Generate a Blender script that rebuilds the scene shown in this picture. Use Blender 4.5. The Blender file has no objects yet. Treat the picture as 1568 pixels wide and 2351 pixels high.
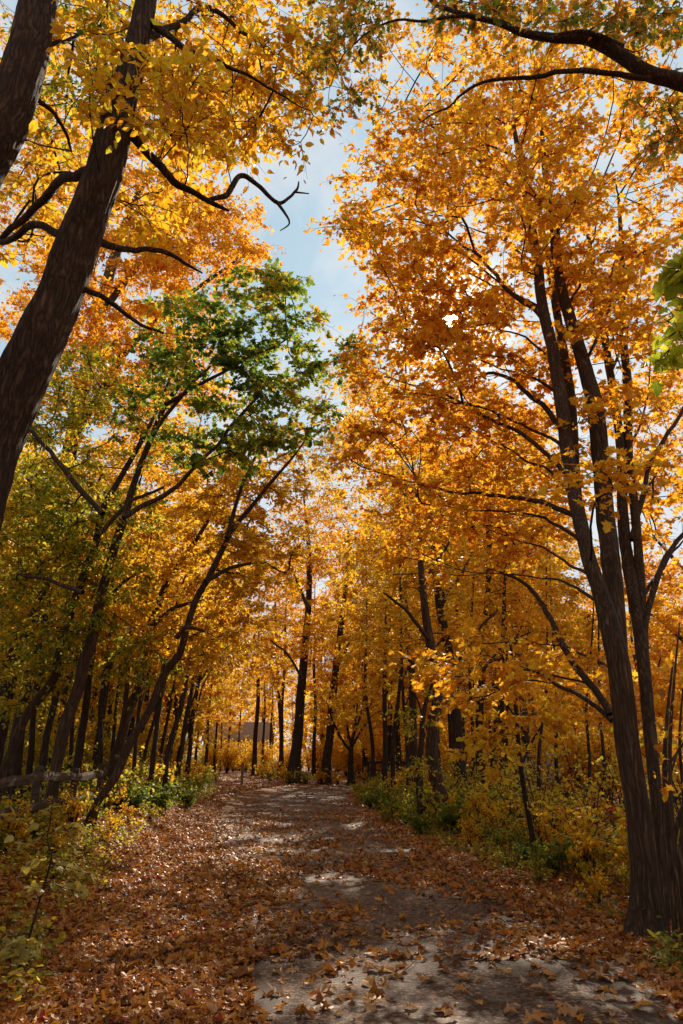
import bpy, math, random
import numpy as np
from mathutils import Vector, geometry

# ------------------------------------------------------------------ scene, camera, sky, sun, exposure
scene = bpy.context.scene
col = scene.collection
R = math.radians
random.seed(7)
rng = np.random.default_rng(11)

PITCH = R(19.76)
CAMZ = 1.7
FPX = 1567.3                      # focal length in units of the 1568 x 2351 picture
cam_d = bpy.data.cameras.new("camera")
cam_d.sensor_fit = 'VERTICAL'; cam_d.sensor_height = 36.0; cam_d.lens = 24.0
cam_d.clip_start = 0.05; cam_d.clip_end = 2000
cam = bpy.data.objects.new("camera", cam_d); col.objects.link(cam)
cam.location = (0, 0, CAMZ); cam.rotation_euler = (R(90) + PITCH, 0, 0)
scene.camera = cam

SUN_EL, SUN_AZ = R(35.06), R(10.6)     # azimuth measured from +Y towards +X
SUN_DIR = Vector((math.sin(SUN_AZ)*math.cos(SUN_EL), math.cos(SUN_AZ)*math.cos(SUN_EL), math.sin(SUN_EL)))
world = bpy.data.worlds.new("World"); scene.world = world; world.use_nodes = True
wn, wl = world.node_tree.nodes, world.node_tree.links
wn.clear()
sky = wn.new('ShaderNodeTexSky'); sky.sky_type = 'NISHITA'; sky.sun_disc = False
sky.sun_elevation = SUN_EL; sky.sun_rotation = SUN_AZ; sky.air_density = 1.0; sky.dust_density = 1.0
tc = wn.new('ShaderNodeTexCoord')
mp = wn.new('ShaderNodeMapping'); mp.inputs['Scale'].default_value = (1.0, 1.0, 2.2)
nz = wn.new('ShaderNodeTexNoise'); nz.inputs['Scale'].default_value = 3.2; nz.inputs['Detail'].default_value = 7
nz.inputs['Roughness'].default_value = 0.58; nz.inputs['Distortion'].default_value = 0.6
cr = wn.new('ShaderNodeMapRange'); cr.inputs['From Min'].default_value = 0.34; cr.inputs['From Max'].default_value = 0.56
cr.inputs['To Min'].default_value = 0.0; cr.inputs['To Max'].default_value = 1.0
mx = wn.new('ShaderNodeMix'); mx.data_type = 'RGBA'
cl = wn.new('ShaderNodeMix'); cl.data_type = 'RGBA'
cl.inputs['A'].default_value = (6.8, 9.7, 11.6, 1); cl.inputs['B'].default_value = (11.2, 12.0, 12.6, 1)
mx.inputs['Factor'].default_value = 0.82
wl.new(tc.outputs['Generated'], mp.inputs['Vector']); wl.new(mp.outputs['Vector'], nz.inputs['Vector'])
wl.new(nz.outputs['Fac'], cr.inputs['Value']); wl.new(cr.outputs['Result'], cl.inputs['Factor']); wl.new(cl.outputs['Result'], mx.inputs['B'])
wl.new(sky.outputs['Color'], mx.inputs['A'])
# the sun itself behind thin cloud: a small bright disc and its aureole
dt = wn.new('ShaderNodeVectorMath'); dt.operation = 'DOT_PRODUCT'; dt.inputs[1].default_value = SUN_DIR
wl.new(tc.outputs['Generated'], dt.inputs[0])
dm = wn.new('ShaderNodeMapRange'); dm.inputs['From Min'].default_value = math.cos(R(0.75)); dm.inputs['From Max'].default_value = math.cos(R(0.4))
dm.inputs['To Min'].default_value = 0; dm.inputs['To Max'].default_value = 900
am = wn.new('ShaderNodeMapRange'); am.inputs['From Min'].default_value = math.cos(R(6)); am.inputs['From Max'].default_value = 1.0
am.inputs['To Min'].default_value = 0; am.inputs['To Max'].default_value = 16
am.interpolation_type = 'SMOOTHERSTEP'
wl.new(dt.outputs['Value'], dm.inputs['Value']); wl.new(dt.outputs['Value'], am.inputs['Value'])
ad = wn.new('ShaderNodeMath'); ad.operation = 'ADD'
wl.new(dm.outputs['Result'], ad.inputs[0]); wl.new(am.outputs['Result'], ad.inputs[1])
vs = wn.new('ShaderNodeVectorMath'); vs.operation = 'SCALE'; vs.inputs[0].default_value = (1.0, 0.93, 0.82)
wl.new(ad.outputs[0], vs.inputs['Scale'])
va = wn.new('ShaderNodeVectorMath'); va.operation = 'ADD'
wl.new(mx.outputs['Result'], va.inputs[0]); wl.new(vs.outputs['Vector'], va.inputs[1])
bg = wn.new('ShaderNodeBackground'); bg.inputs['Strength'].default_value = 0.05
wo = wn.new('ShaderNodeOutputWorld')
wl.new(va.outputs['Vector'], bg.inputs['Color']); wl.new(bg.outputs['Background'], wo.inputs['Surface'])

sun_d = bpy.data.lights.new("sun", 'SUN'); sun_d.energy = 5.0; sun_d.angle = R(0.55); sun_d.color = (1.0, 0.87, 0.70)
sun = bpy.data.objects.new("sun", sun_d); col.objects.link(sun)
sun.rotation_euler = (-SUN_DIR).to_track_quat('-Z', 'Y').to_euler()
sun.location = SUN_DIR*60

scene.view_settings.view_transform = 'Standard'; scene.view_settings.look = 'None'
scene.view_settings.exposure = 0.53; scene.view_settings.gamma = 1.0
cy = scene.cycles
cy.use_denoising = True; cy.denoiser = 'OPENIMAGEDENOISE'
cy.max_bounces = 8; cy.diffuse_bounces = 5; cy.glossy_bounces = 2; cy.transmission_bounces = 6; cy.transparent_max_bounces = 4
cy.use_adaptive_sampling = True; cy.adaptive_threshold = 0.015
cy.sample_clamp_indirect = 6.0
cy.caustics_reflective = False; cy.caustics_refractive = False

# ------------------------------------------------------------------ picture <-> place
SP, CP = math.sin(PITCH), math.cos(PITCH)
def ray(u, v):
    x = (u - 784)/FPX; y = (1175.5 - v)/FPX
    return np.array([x, CP - y*SP, SP + y*CP])
def at(u, v, Y):
    d = ray(u, v); t = Y/d[1]
    return np.array([0, 0, CAMZ]) + d*t
def depth(u, v, Y):
    return Y/ray(u, v)[1]
def gnd(u, v):
    d = ray(u, v); t = -CAMZ/d[2]
    return np.array([0, 0, CAMZ]) + d*t

# ------------------------------------------------------------------ mesh helpers
def vnoise(p, seed=0):
    """smooth value noise in 0..1 at points p (N,3)"""
    p = np.asarray(p, float); i = np.floor(p).astype(np.int64); f = p - i
    f = f*f*(3 - 2*f)
    def h(a):
        n = (a[..., 0]*374761393 + a[..., 1]*668265263 + a[..., 2]*2147483647 + seed*974634777) & 0xffffffff
        n = ((n ^ (n >> 13))*1274126177) & 0xffffffff
        return ((n ^ (n >> 16)) & 0xffff)/65535.0
    out = 0
    for dx in (0, 1):
        for dy in (0, 1):
            for dz in (0, 1):
                w = (f[..., 0] if dx else 1 - f[..., 0])*(f[..., 1] if dy else 1 - f[..., 1])*(f[..., 2] if dz else 1 - f[..., 2])
                out = out + w*h(i + np.array([dx, dy, dz]))
    return out

def smooth_path(P, n_per=6):
    """Catmull-Rom through points P (N,k)"""
    P = np.asarray(P, float)
    if len(P) < 3: n_per = max(n_per, 4)
    Q = np.vstack([2*P[0] - P[1], P, 2*P[-1] - P[-2]])
    out = []
    t = np.linspace(0, 1, n_per, endpoint=False)[:, None]
    for i in range(1, len(Q) - 2):
        a, b, c, d = Q[i-1], Q[i], Q[i+1], Q[i+2]
        out.append(0.5*((2*b) + (-a + c)*t + (2*a - 5*b + 4*c - d)*t**2 + (-a + 3*b - 3*c + d)*t**3))
    out.append(P[-1:])
    return np.vstack(out)

class MB:
    """collects vertices and faces for ONE mesh"""
    def __init__(s):
        s.v = []; s.f = []; s.n = 0; s.r = []
    def add(s, verts, faces, mat=0, rnd=None):
        verts = np.asarray(verts, float).reshape(-1, 3); faces = np.asarray(faces, np.int64)
        s.v.append(verts); s.f.append((faces + s.n, mat)); s.n += len(verts)
        s.r.append(np.full(len(verts), 0.5) if rnd is None else np.asarray(rnd, float))
    def tube(s, P, rad, sides=8, mat=0, rough=0.0, cap=False, seed=0, flare=0.0, ridge=0.0):
        P = np.asarray(P, float); rad = np.asarray(rad, float); n = len(P)
        T = np.gradient(P, axis=0); T /= np.linalg.norm(T, axis=1)[:, None] + 1e-9
        u = np.cross(T[0], [0.13, 0.21, 1.0] if abs(T[0][2]) < .9 else [1.0, .1, .05]); u /= np.linalg.norm(u)
        U = np.zeros_like(P)
        for i in range(n):
            u = u - T[i]*np.dot(u, T[i]); u /= np.linalg.norm(u) + 1e-9; U[i] = u
        W = np.cross(T, U)
        a = np.linspace(0, 2*math.pi, sides, endpoint=False)
        rr = np.repeat(rad[:, None], sides, 1)
        if rough > 0:
            L = np.concatenate([[0], np.cumsum(np.linalg.norm(np.diff(P, axis=0), axis=1))])
            q = np.stack([np.cos(a)[None, :]*1.6 + 0*L[:, None], np.sin(a)[None, :]*1.6 + 0*L[:, None], L[:, None]/max(rad.max(), .02)*0.45 + 0*a[None, :]], -1)
            rr = rr*(1 + rough*(vnoise(q + seed*7.3, seed) - 0.5)*2)
        if ridge > 0:
            L = np.concatenate([[0], np.cumsum(np.linalg.norm(np.diff(P, axis=0), axis=1))])
            for f, am in ((5.0, 1.0), (11.0, .6)):
                q = np.stack([np.cos(a)[None, :]*f*.55 + 0*L[:, None], np.sin(a)[None, :]*f*.55 + 0*L[:, None], L[:, None]*f*.42 + 0*a[None, :]], -1)
                q = q + 1.3*vnoise(q*.6, seed + 5)[..., None]
                rr = rr*(1 + ridge*am*(1 - 2*np.abs(vnoise(q + seed*3.7, seed) - 0.5)*2))
        if flare > 0:
            L = np.concatenate([[0], np.cumsum(np.linalg.norm(np.diff(P, axis=0), axis=1))])[:, None]
            k = np.exp(-L/(rad[0]*1.6))
            rr = rr*(1 + flare*k*(0.55 + 0.75*np.cos(a*5 + seed)[None, :]**2))
        V = P[:, None, :] + rr[..., None]*(np.cos(a)[None, :, None]*U[:, None, :] + np.sin(a)[None, :, None]*W[:, None, :])
        i = np.arange(n - 1)[:, None]*sides; j = np.arange(sides)[None, :]; j2 = (j + 1) % sides
        F = np.stack([i + j, i + j2, i + sides + j2, i + sides + j], -1).reshape(-1, 4)
        s.add(V.reshape(-1, 3), F, mat)
        if cap:
            top = (n - 1)*sides
            c = len(V.reshape(-1, 3))
            s.add(np.vstack([V[-1], P[-1] + T[-1]*rad[-1]*0.3]), [[k, (k + 1) % sides, sides] for k in range(sides)], mat)
    def box(s, c, size, rz=0.0, mat=0, bevel=0.0):
        c = np.asarray(c, float); h = np.asarray(size, float)/2
        b = min(bevel, h.min()*0.6)
        if b <= 0:
            q = np.array([[x, y, z] for x in (-1, 1) for y in (-1, 1) for z in (-1, 1)], float)*h
            F = [[0, 1, 3, 2], [4, 6, 7, 5], [0, 4, 5, 1], [2, 3, 7, 6], [0, 2, 6, 4], [1, 5, 7, 3]]
        else:
            x, y = h[0], h[1]
            ring = [(-x + b, -y), (x - b, -y), (x, -y + b), (x, y - b), (x - b, y), (-x + b, y), (-x, y - b), (-x, -y + b)]
            inn = [(p*(1 - b/x), r*(1 - b/y)) for p, r in ring]
            q = [(p, r, -h[2]) for p, r in inn] + [(p, r, -h[2] + b) for p, r in ring] + [(p, r, h[2] - b) for p, r in ring] + [(p, r, h[2]) for p, r in inn]
            q = np.array(q)
            F = None
            for k in range(3):
                ff = [[k*8 + j, k*8 + (j + 1) % 8, k*8 + 8 + (j + 1) % 8, k*8 + 8 + j] for j in range(8)]
                F = ff if F is None else F + ff
        ca, sa = math.cos(rz), math.sin(rz)
        M = np.array([[ca, sa, 0], [-sa, ca, 0], [0, 0, 1]])
        if b > 0:
            s.add(q @ M + c, F, mat)
            s.add(q[24:] @ M + c, [[0, 1, 2, 3], [0, 3, 4, 7], [4, 5, 6, 7]], mat)
            s.add(q[:8] @ M + c, [[3, 2, 1, 0], [7, 4, 3, 0], [7, 6, 5, 4]], mat)
        else:
            s.add(q @ M + c, F, mat)
    def build(s, name, mats, parent=None, origin=(0, 0, 0), smooth=True):
        me = bpy.data.meshes.new(name)
        if s.n:
            V = np.vstack(s.v) - np.asarray(origin, float)
            me.vertices.add(len(V)); me.vertices.foreach_set('co', V.astype(np.float32).ravel())
            loops = np.concatenate([f.ravel() for f, m in s.f])
            tot = np.concatenate([np.full(len(f), f.shape[1]) for f, m in s.f])
            mi = np.concatenate([np.full(len(f), m) for f, m in s.f])
            st = np.concatenate([[0], np.cumsum(tot)[:-1]])
            me.loops.add(len(loops)); me.loops.foreach_set('vertex_index', loops.astype(np.int32))
            me.polygons.add(len(tot)); me.polygons.foreach_set('loop_start', st.astype(np.int32))
            me.polygons.foreach_set('loop_total', tot.astype(np.int32))
            me.polygons.foreach_set('material_index', mi.astype(np.int32))
            sm = np.array([1 if smooth and m_s else 0 for m_s in (tot == 4)], dtype=bool)
            me.polygons.foreach_set('use_smooth', sm)
            a = me.attributes.new('rnd', 'FLOAT', 'POINT'); a.data.foreach_set('value', np.concatenate(s.r).astype(np.float32))
            me.update(calc_edges=True)
        for m in (mats if isinstance(mats, (list, tuple)) else [mats]): me.materials.append(m)
        o = bpy.data.objects.new(name, me); col.objects.link(o)
        if parent is not None: o.parent = parent
        else: o.location = origin
        return o

def tag(o, label=None, cat=None, group=None, kind=None):
    if label: o['label'] = label
    if cat: o['category'] = cat
    if group: o['group'] = group
    if kind: o['kind'] = kind
    return o
def empty(name, loc, rz=0.0):
    o = bpy.data.objects.new(name, None); col.objects.link(o); o.location = loc; o.rotation_euler = (0, 0, rz)
    o.empty_display_size = 0.2
    return o
KIDS = {}
def copy_tree(o, parent=None):
    c = o.copy(); col.objects.link(c)
    if parent is not None: c.parent = parent
    for ch in [k for k in o.children]: copy_tree(ch, c)
    return c

# ------------------------------------------------------------------ materials
def newmat(name):
    m = bpy.data.materials.new(name); m.use_nodes = True
    m.node_tree.nodes.clear()
    return m, m.node_tree.nodes, m.node_tree.links
def ramp(n, stops):
    r = n.new('ShaderNodeValToRGB'); e = r.color_ramp.elements
    e[0].position, e[0].color = stops[0][0], (*stops[0][1], 1)
    e[1].position, e[1].color = stops[-1][0], (*stops[-1][1], 1)
    for p, c in stops[1:-1]:
        k = e.new(p); k.color = (*c, 1)
    return r
def leaf_mat(name, stops, trans=0.6, boost=1.5, scale=0.7, gloss=0.25, blotch=0.35):
    """thin leaf: reflects, and lets light through; colour by leaf (attribute rnd) and by clump (noise)"""
    m, n, l = newmat(name)
    at_ = n.new('ShaderNodeAttribute'); at_.attribute_name = 'rnd'
    geo = n.new('ShaderNodeNewGeometry')
    nz = n.new('ShaderNodeTexNoise'); nz.inputs['Scale'].default_value = scale; nz.inputs['Detail'].default_value = 1.5
    l.new(geo.outputs['Position'], nz.inputs['Vector'])
    a = n.new('ShaderNodeMath'); a.operation = 'MULTIPLY_ADD'; a.inputs[1].default_value = blotch*2.2; a.inputs[2].default_value = -blotch*1.1
    l.new(nz.outputs['Fac'], a.inputs[0])
    b = n.new('ShaderNodeMath'); b.operation = 'ADD'; b.use_clamp = True
    l.new(at_.outputs['Fac'], b.inputs[0]); l.new(a.outputs[0], b.inputs[1])
    rp = ramp(n, stops); l.new(b.outputs[0], rp.inputs['Fac'])
    # small specks and veins inside a leaf
    nv = n.new('ShaderNodeTexNoise'); nv.inputs['Scale'].default_value = 45; nv.inputs['Detail'].default_value = 2
    l.new(geo.outputs['Position'], nv.inputs['Vector'])
    mr = n.new('ShaderNodeMapRange'); mr.inputs['From Min'].default_value = 0.3; mr.inputs['From Max'].default_value = 0.7
    mr.inputs['To Min'].default_value = 0.72; mr.inputs['To Max'].default_value = 1.1
    l.new(nv.outputs['Fac'], mr.inputs['Value'])
    sc = n.new('ShaderNodeVectorMath'); sc.operation = 'SCALE'
    l.new(rp.outputs['Color'], sc.inputs[0]); l.new(mr.outputs['Result'], sc.inputs['Scale'])
    p = n.new('ShaderNodeBsdfPrincipled'); p.inputs['Roughness'].default_value = 0.42
    p.inputs['Specular IOR Level'].default_value = gloss
    l.new(sc.outputs['Vector'], p.inputs['Base Color'])
    t = n.new('ShaderNodeBsdfTranslucent')
    sb = n.new('ShaderNodeVectorMath'); sb.operation = 'SCALE'; sb.inputs['Scale'].default_value = boost
    l.new(sc.outputs['Vector'], sb.inputs[0]); l.new(sb.outputs['Vector'], t.inputs['Color'])
    mix = n.new('ShaderNodeMixShader'); mix.inputs['Fac'].default_value = trans
    l.new(p.outputs[0], mix.inputs[1]); l.new(t.outputs[0], mix.inputs[2])
    o = n.new('ShaderNodeOutputMaterial'); l.new(mix.outputs[0], o.inputs['Surface'])
    return m
def bark_mat(name, c1, c2, sx=9.0, sz=1.6, bump=0.5, rough=0.85, patch=0.35):
    """long broken ridges with dark furrows, paler and darker patches"""
    m, n, l = newmat(name)
    tc = n.new('ShaderNodeTexCoord'); mp = n.new('ShaderNodeMapping'); mp.inputs['Scale'].default_value = (sx, sx, sz)
    l.new(tc.outputs['Object'], mp.inputs['Vector'])
    big = n.new('ShaderNodeTexNoise'); big.inputs['Scale'].default_value = 2.3; big.inputs['Detail'].default_value = 3
    l.new(tc.outputs['Object'], big.inputs['Vector'])
    wa = n.new('ShaderNodeVectorMath'); wa.operation = 'MULTIPLY_ADD'; wa.inputs[1].default_value = (1.3, 1.3, 1.0)
    l.new(big.outputs['Color'], wa.inputs[0]); l.new(mp.outputs[0], wa.inputs[2])
    rg = n.new('ShaderNodeTexNoise'); rg.inputs['Scale'].default_value = 1.5; rg.inputs['Detail'].default_value = 4
    rg.inputs['Roughness'].default_value = 0.5
    l.new(wa.outputs[0], rg.inputs['Vector'])
    fine = n.new('ShaderNodeTexNoise'); fine.inputs['Scale'].default_value = 6; fine.inputs['Detail'].default_value = 6; fine.inputs['Roughness'].default_value = 0.7
    l.new(mp.outputs[0], fine.inputs['Vector'])
    sb = n.new('ShaderNodeMath'); sb.operation = 'SUBTRACT'; sb.inputs[1].default_value = 0.5; l.new(rg.outputs['Fac'], sb.inputs[0])
    ab = n.new('ShaderNodeMath'); ab.operation = 'ABSOLUTE'; l.new(sb.outputs[0], ab.inputs[0])
    inv = n.new('ShaderNodeMapRange'); inv.inputs['From Max'].default_value = 0.24; l.new(ab.outputs[0], inv.inputs['Value'])
    h1 = n.new('ShaderNodeMath'); h1.operation = 'MULTIPLY_ADD'; h1.inputs[1].default_value = 0.8
    l.new(fine.outputs['Fac'], h1.inputs[0]); l.new(inv.outputs[0], h1.inputs[2])
    h2 = n.new('ShaderNodeMath'); h2.operation = 'MULTIPLY_ADD'; h2.inputs[1].default_value = patch
    l.new(big.outputs['Fac'], h2.inputs[0]); l.new(h1.outputs[0], h2.inputs[2])
    rp = ramp(n, [(0.28, c1), (0.72, tuple(0.55*a + 0.45*b for a, b in zip(c1, c2))), (1.0, c2)])
    k = n.new('ShaderNodeMath'); k.operation = 'MULTIPLY'; k.inputs[1].default_value = 0.62; l.new(h2.outputs[0], k.inputs[0])
    l.new(k.outputs[0], rp.inputs['Fac'])
    b = n.new('ShaderNodeBump'); b.inputs['Strength'].default_value = bump; b.inputs['Distance'].default_value = 0.03
    l.new(h1.outputs[0], b.inputs['Height'])
    p = n.new('ShaderNodeBsdfPrincipled'); p.inputs['Roughness'].default_value = rough; p.inputs['Specular IOR Level'].default_value = 0.18
    l.new(rp.outputs['Color'], p.inputs['Base Color']); l.new(b.outputs[0], p.inputs['Normal'])
    o = n.new('ShaderNodeOutputMaterial'); l.new(p.outputs[0], o.inputs['Surface'])
    return m

def noise_mat(name, stops, scale=4.0, detail=6, rough=0.9, bump=0.3, bdist=0.02, spec=0.2, stretch=(1, 1, 1)):
    m, n, l = newmat(name)
    tc = n.new('ShaderNodeTexCoord'); mp = n.new('ShaderNodeMapping'); mp.inputs['Scale'].default_value = stretch
    l.new(tc.outputs['Object'], mp.inputs['Vector'])
    nz = n.new('ShaderNodeTexNoise'); nz.inputs['Scale'].default_value = scale; nz.inputs['Detail'].default_value = detail
    nz.inputs['Roughness'].default_value = 0.65
    l.new(mp.outputs[0], nz.inputs['Vector'])
    rp = ramp(n, stops); l.new(nz.outputs['Fac'], rp.inputs['Fac'])
    b = n.new('ShaderNodeBump'); b.inputs['Strength'].default_value = bump; b.inputs['Distance'].default_value = bdist
    l.new(nz.outputs['Fac'], b.inputs['Height'])
    p = n.new('ShaderNodeBsdfPrincipled'); p.inputs['Roughness'].default_value = rough; p.inputs['Specular IOR Level'].default_value = spec
    l.new(rp.outputs[0], p.inputs['Base Color']); l.new(b.outputs[0], p.inputs['Normal'])
    o = n.new('ShaderNodeOutputMaterial'); l.new(p.outputs[0], o.inputs['Surface'])
    return m

M = {}
M['orange'] = leaf_mat('orange maple leaf', [(0.0, (0.36, 0.10, 0.012)), (0.2, (0.61, 0.26, 0.015)), (0.65, (0.70, 0.355, 0.017)), (1.0, (0.74, 0.48, 0.03))])
M['gold'] = leaf_mat('golden leaf', [(0.0, (0.44, 0.17, 0.012)), (0.3, (0.64, 0.335, 0.016)), (0.75, (0.69, 0.42, 0.02)), (1.0, (0.58, 0.48, 0.03))])
M['amber'] = leaf_mat('amber leaf', [(0.0, (0.38, 0.15, 0.012)), (0.35, (0.61, 0.325, 0.015)), (0.8, (0.68, 0.41, 0.018)), (1.0, (0.63, 0.48, 0.03))])
M['green'] = leaf_mat('green maple leaf', [(0.0, (0.04, 0.075, 0.012)), (0.45, (0.10, 0.15, 0.015)), (0.75, (0.22, 0.24, 0.02)), (1.0, (0.45, 0.28, 0.02))], boost=2.1, blotch=.8)
M['nearleaf'] = leaf_mat('large bright green leaf', [(0.0, (0.14, 0.18, 0.012)), (0.5, (0.28, 0.31, 0.018)), (1.0, (0.42, 0.38, 0.03))], boost=2.1)
M['lime'] = leaf_mat('yellow green leaf', [(0.0, (0.07, 0.11, 0.014)), (0.32, (0.19, 0.22, 0.018)), (0.62, (0.40, 0.32, 0.02)), (1.0, (0.62, 0.36, 0.022))], boost=1.9)
M['mixed'] = leaf_mat('oak leaf turning', [(0.0, (0.08, 0.10, 0.014)), (0.35, (0.16, 0.17, 0.016)), (0.6, (0.42, 0.22, 0.018)), (1.0, (0.52, 0.17, 0.015))], boost=1.7, scale=1.1)
M['under'] = leaf_mat('undergrowth leaf', [(0.0, (0.07, 0.10, 0.014)), (0.35, (0.20, 0.21, 0.02)), (0.7, (0.44, 0.34, 0.025)), (1.0, (0.60, 0.36, 0.025))], boost=1.8, scale=1.4)
M['undergreen'] = leaf_mat('green undergrowth leaf', [(0.0, (0.05, 0.08, 0.012)), (0.6, (0.15, 0.18, 0.018)), (1.0, (0.38, 0.32, 0.025))], boost=1.9, scale=1.4)
M['red'] = leaf_mat('red shrub leaf', [(0.0, (0.30, 0.03, 0.012)), (0.5, (0.42, 0.08, 0.02)), (1.0, (0.58, 0.24, 0.02))], boost=1.5)
M['sapling'] = leaf_mat('pale yellow leaf', [(0.0, (0.34, 0.27, 0.06)), (0.6, (0.52, 0.40, 0.07)), (1.0, (0.58, 0.50, 0.16))], trans=0.42, boost=1.3, gloss=0.45)
M['fallen'] = leaf_mat('fallen leaf', [(0.0, (0.09, 0.035, 0.014)), (0.25, (0.23, 0.078, 0.020)), (0.5, (0.47, 0.165, 0.022)), (0.68, (0.55, 0.25, 0.03)), (0.82, (0.44, 0.23, 0.09)), (0.94, (0.50, 0.31, 0.17)), (1.0, (0.32, 0.03, 0.015))], trans=0.25, boost=1.25, blotch=0.25, gloss=0.2)
M['bark'] = bark_mat('furrowed dark bark', (0.020, 0.011, 0.007), (0.20, 0.122, 0.072), sx=16, sz=2.6, bump=0.9)
M['bark2'] = bark_mat('brown maple bark', (0.028, 0.016, 0.010), (0.19, 0.115, 0.066), sx=18, sz=1.3, bump=0.6)
M['bark3'] = bark_mat('grey brown bark', (0.024, 0.015, 0.010), (0.12, 0.078, 0.050), sx=15, sz=1.5, bump=0.6)
M['twig'] = bark_mat('twig bark', (0.022, 0.014, 0.010), (0.075, 0.048, 0.032), bump=0.1)
M['wood'] = noise_mat('weathered rail wood', [(0.3, (0.03, 0.019, 0.012)), (0.5, (0.07, 0.046, 0.029)), (0.7, (0.11, 0.075, 0.05))], scale=5, stretch=(1, 1, 6), bump=0.4)
M['postwood'] = noise_mat('brown post wood', [(0.3, (0.12, 0.06, 0.03)), (0.5, (0.25, 0.135, 0.07)), (0.7, (0.34, 0.20, 0.11))], scale=8, stretch=(3, 3, 0.5), bump=0.3)
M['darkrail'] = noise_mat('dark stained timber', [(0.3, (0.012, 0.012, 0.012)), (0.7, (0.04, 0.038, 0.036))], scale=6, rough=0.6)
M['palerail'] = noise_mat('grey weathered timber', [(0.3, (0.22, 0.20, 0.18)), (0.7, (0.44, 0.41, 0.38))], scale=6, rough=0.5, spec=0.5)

# ------------------------------------------------------------------ leaves
def tmpl(outline, hub):
    """fan of triangles; outline = right half (x along the leaf, y sideways)"""
    r = np.array(outline, float); lft = r[1:-1][::-1]*[1, -1]
    o = np.vstack([r, lft]); n = len(o)
    P = np.vstack([[hub, 0], o])
    z = 0.10*np.abs(P[:, 1]) - 0.22*(P[:, 0] - 0.35)**2
    V = np.column_stack([P, z])
    F = [[0, 1 + (k + 1) % n, 1 + k] for k in range(n)]
    return V, np.array(F)
T_MAPLE = tmpl([(0, 0), (-0.06, 0.34), (0.17, 0.24), (0.33, 0.60), (0.46, 0.24), (0.70, 0.30), (1.0, 0)], 0.28)
T_MAPLE[0][:, 2] *= 1.3
T_MAPLE6 = tmpl([(0, 0), (0.06, 0.42), (0.36, 0.50), (0.50, 0.20), (1.0, 0)], 0.3)
T_OVAL = tmpl([(0, 0), (0.22, 0.22), (0.55, 0.27), (0.85, 0.12), (1.0, 0)], 0.5)
T_NARROW = tmpl([(0, 0), (0.30, 0.15), (0.65, 0.14), (1.0, 0)], 0.5)
T_DIA = (np.array([[0, 0, 0], [0.45, 0.36, 0.07], [1, 0, -0.1], [0.45, -0.36, 0.07]]), np.array([[0, 1, 2], [0, 2, 3]]))
T_OAK = tmpl([(0, 0), (0.18, 0.10), (0.30, 0.30), (0.42, 0.12), (0.60, 0.36), (0.70, 0.14), (0.88, 0.2), (1.0, 0)], 0.5)
T_ROUND = tmpl([(0, 0), (0.12, 0.27), (0.42, 0.38), (0.75, 0.24), (1.0, 0)], 0.45)

def add_leaves(mb, pos, axis, size, T, mat=0, up=0.8, tilt=0.5, rnd=None, curl=None, crumple=0.0):
    n = len(pos)
    if n == 0: return
    V, F = T
    a = axis/(np.linalg.norm(axis, axis=1)[:, None] + 1e-9)
    nr = rng.normal(0, tilt, (n, 3)); nr[:, 2] += up
    nr = nr - a*(nr*a).sum(1)[:, None]; nr /= np.linalg.norm(nr, axis=1)[:, None] + 1e-9
    b = np.cross(nr, a)
    s = size[:, None, None]
    z = V[None, :, 2:3]*(np.ones((n, 1, 1)) if curl is None else curl[:, None, None])
    W = pos[:, None, :] + s*(V[None, :, 0:1]*a[:, None, :] + V[None, :, 1:2]*b[:, None, :] + z*nr[:, None, :])
    k = len(V)
    if crumple > 0: W = W + (s*crumple*rng.normal(0, 1, (n, k, 1)))*nr[:, None, :]
    FF = (F[None] + (np.arange(n)*k)[:, None, None]).reshape(-1, 3)
    r = rng.random(n) if rnd is None else rnd
    mb.add(W.reshape(-1, 3), FF, mat, np.repeat(r, k))

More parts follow.
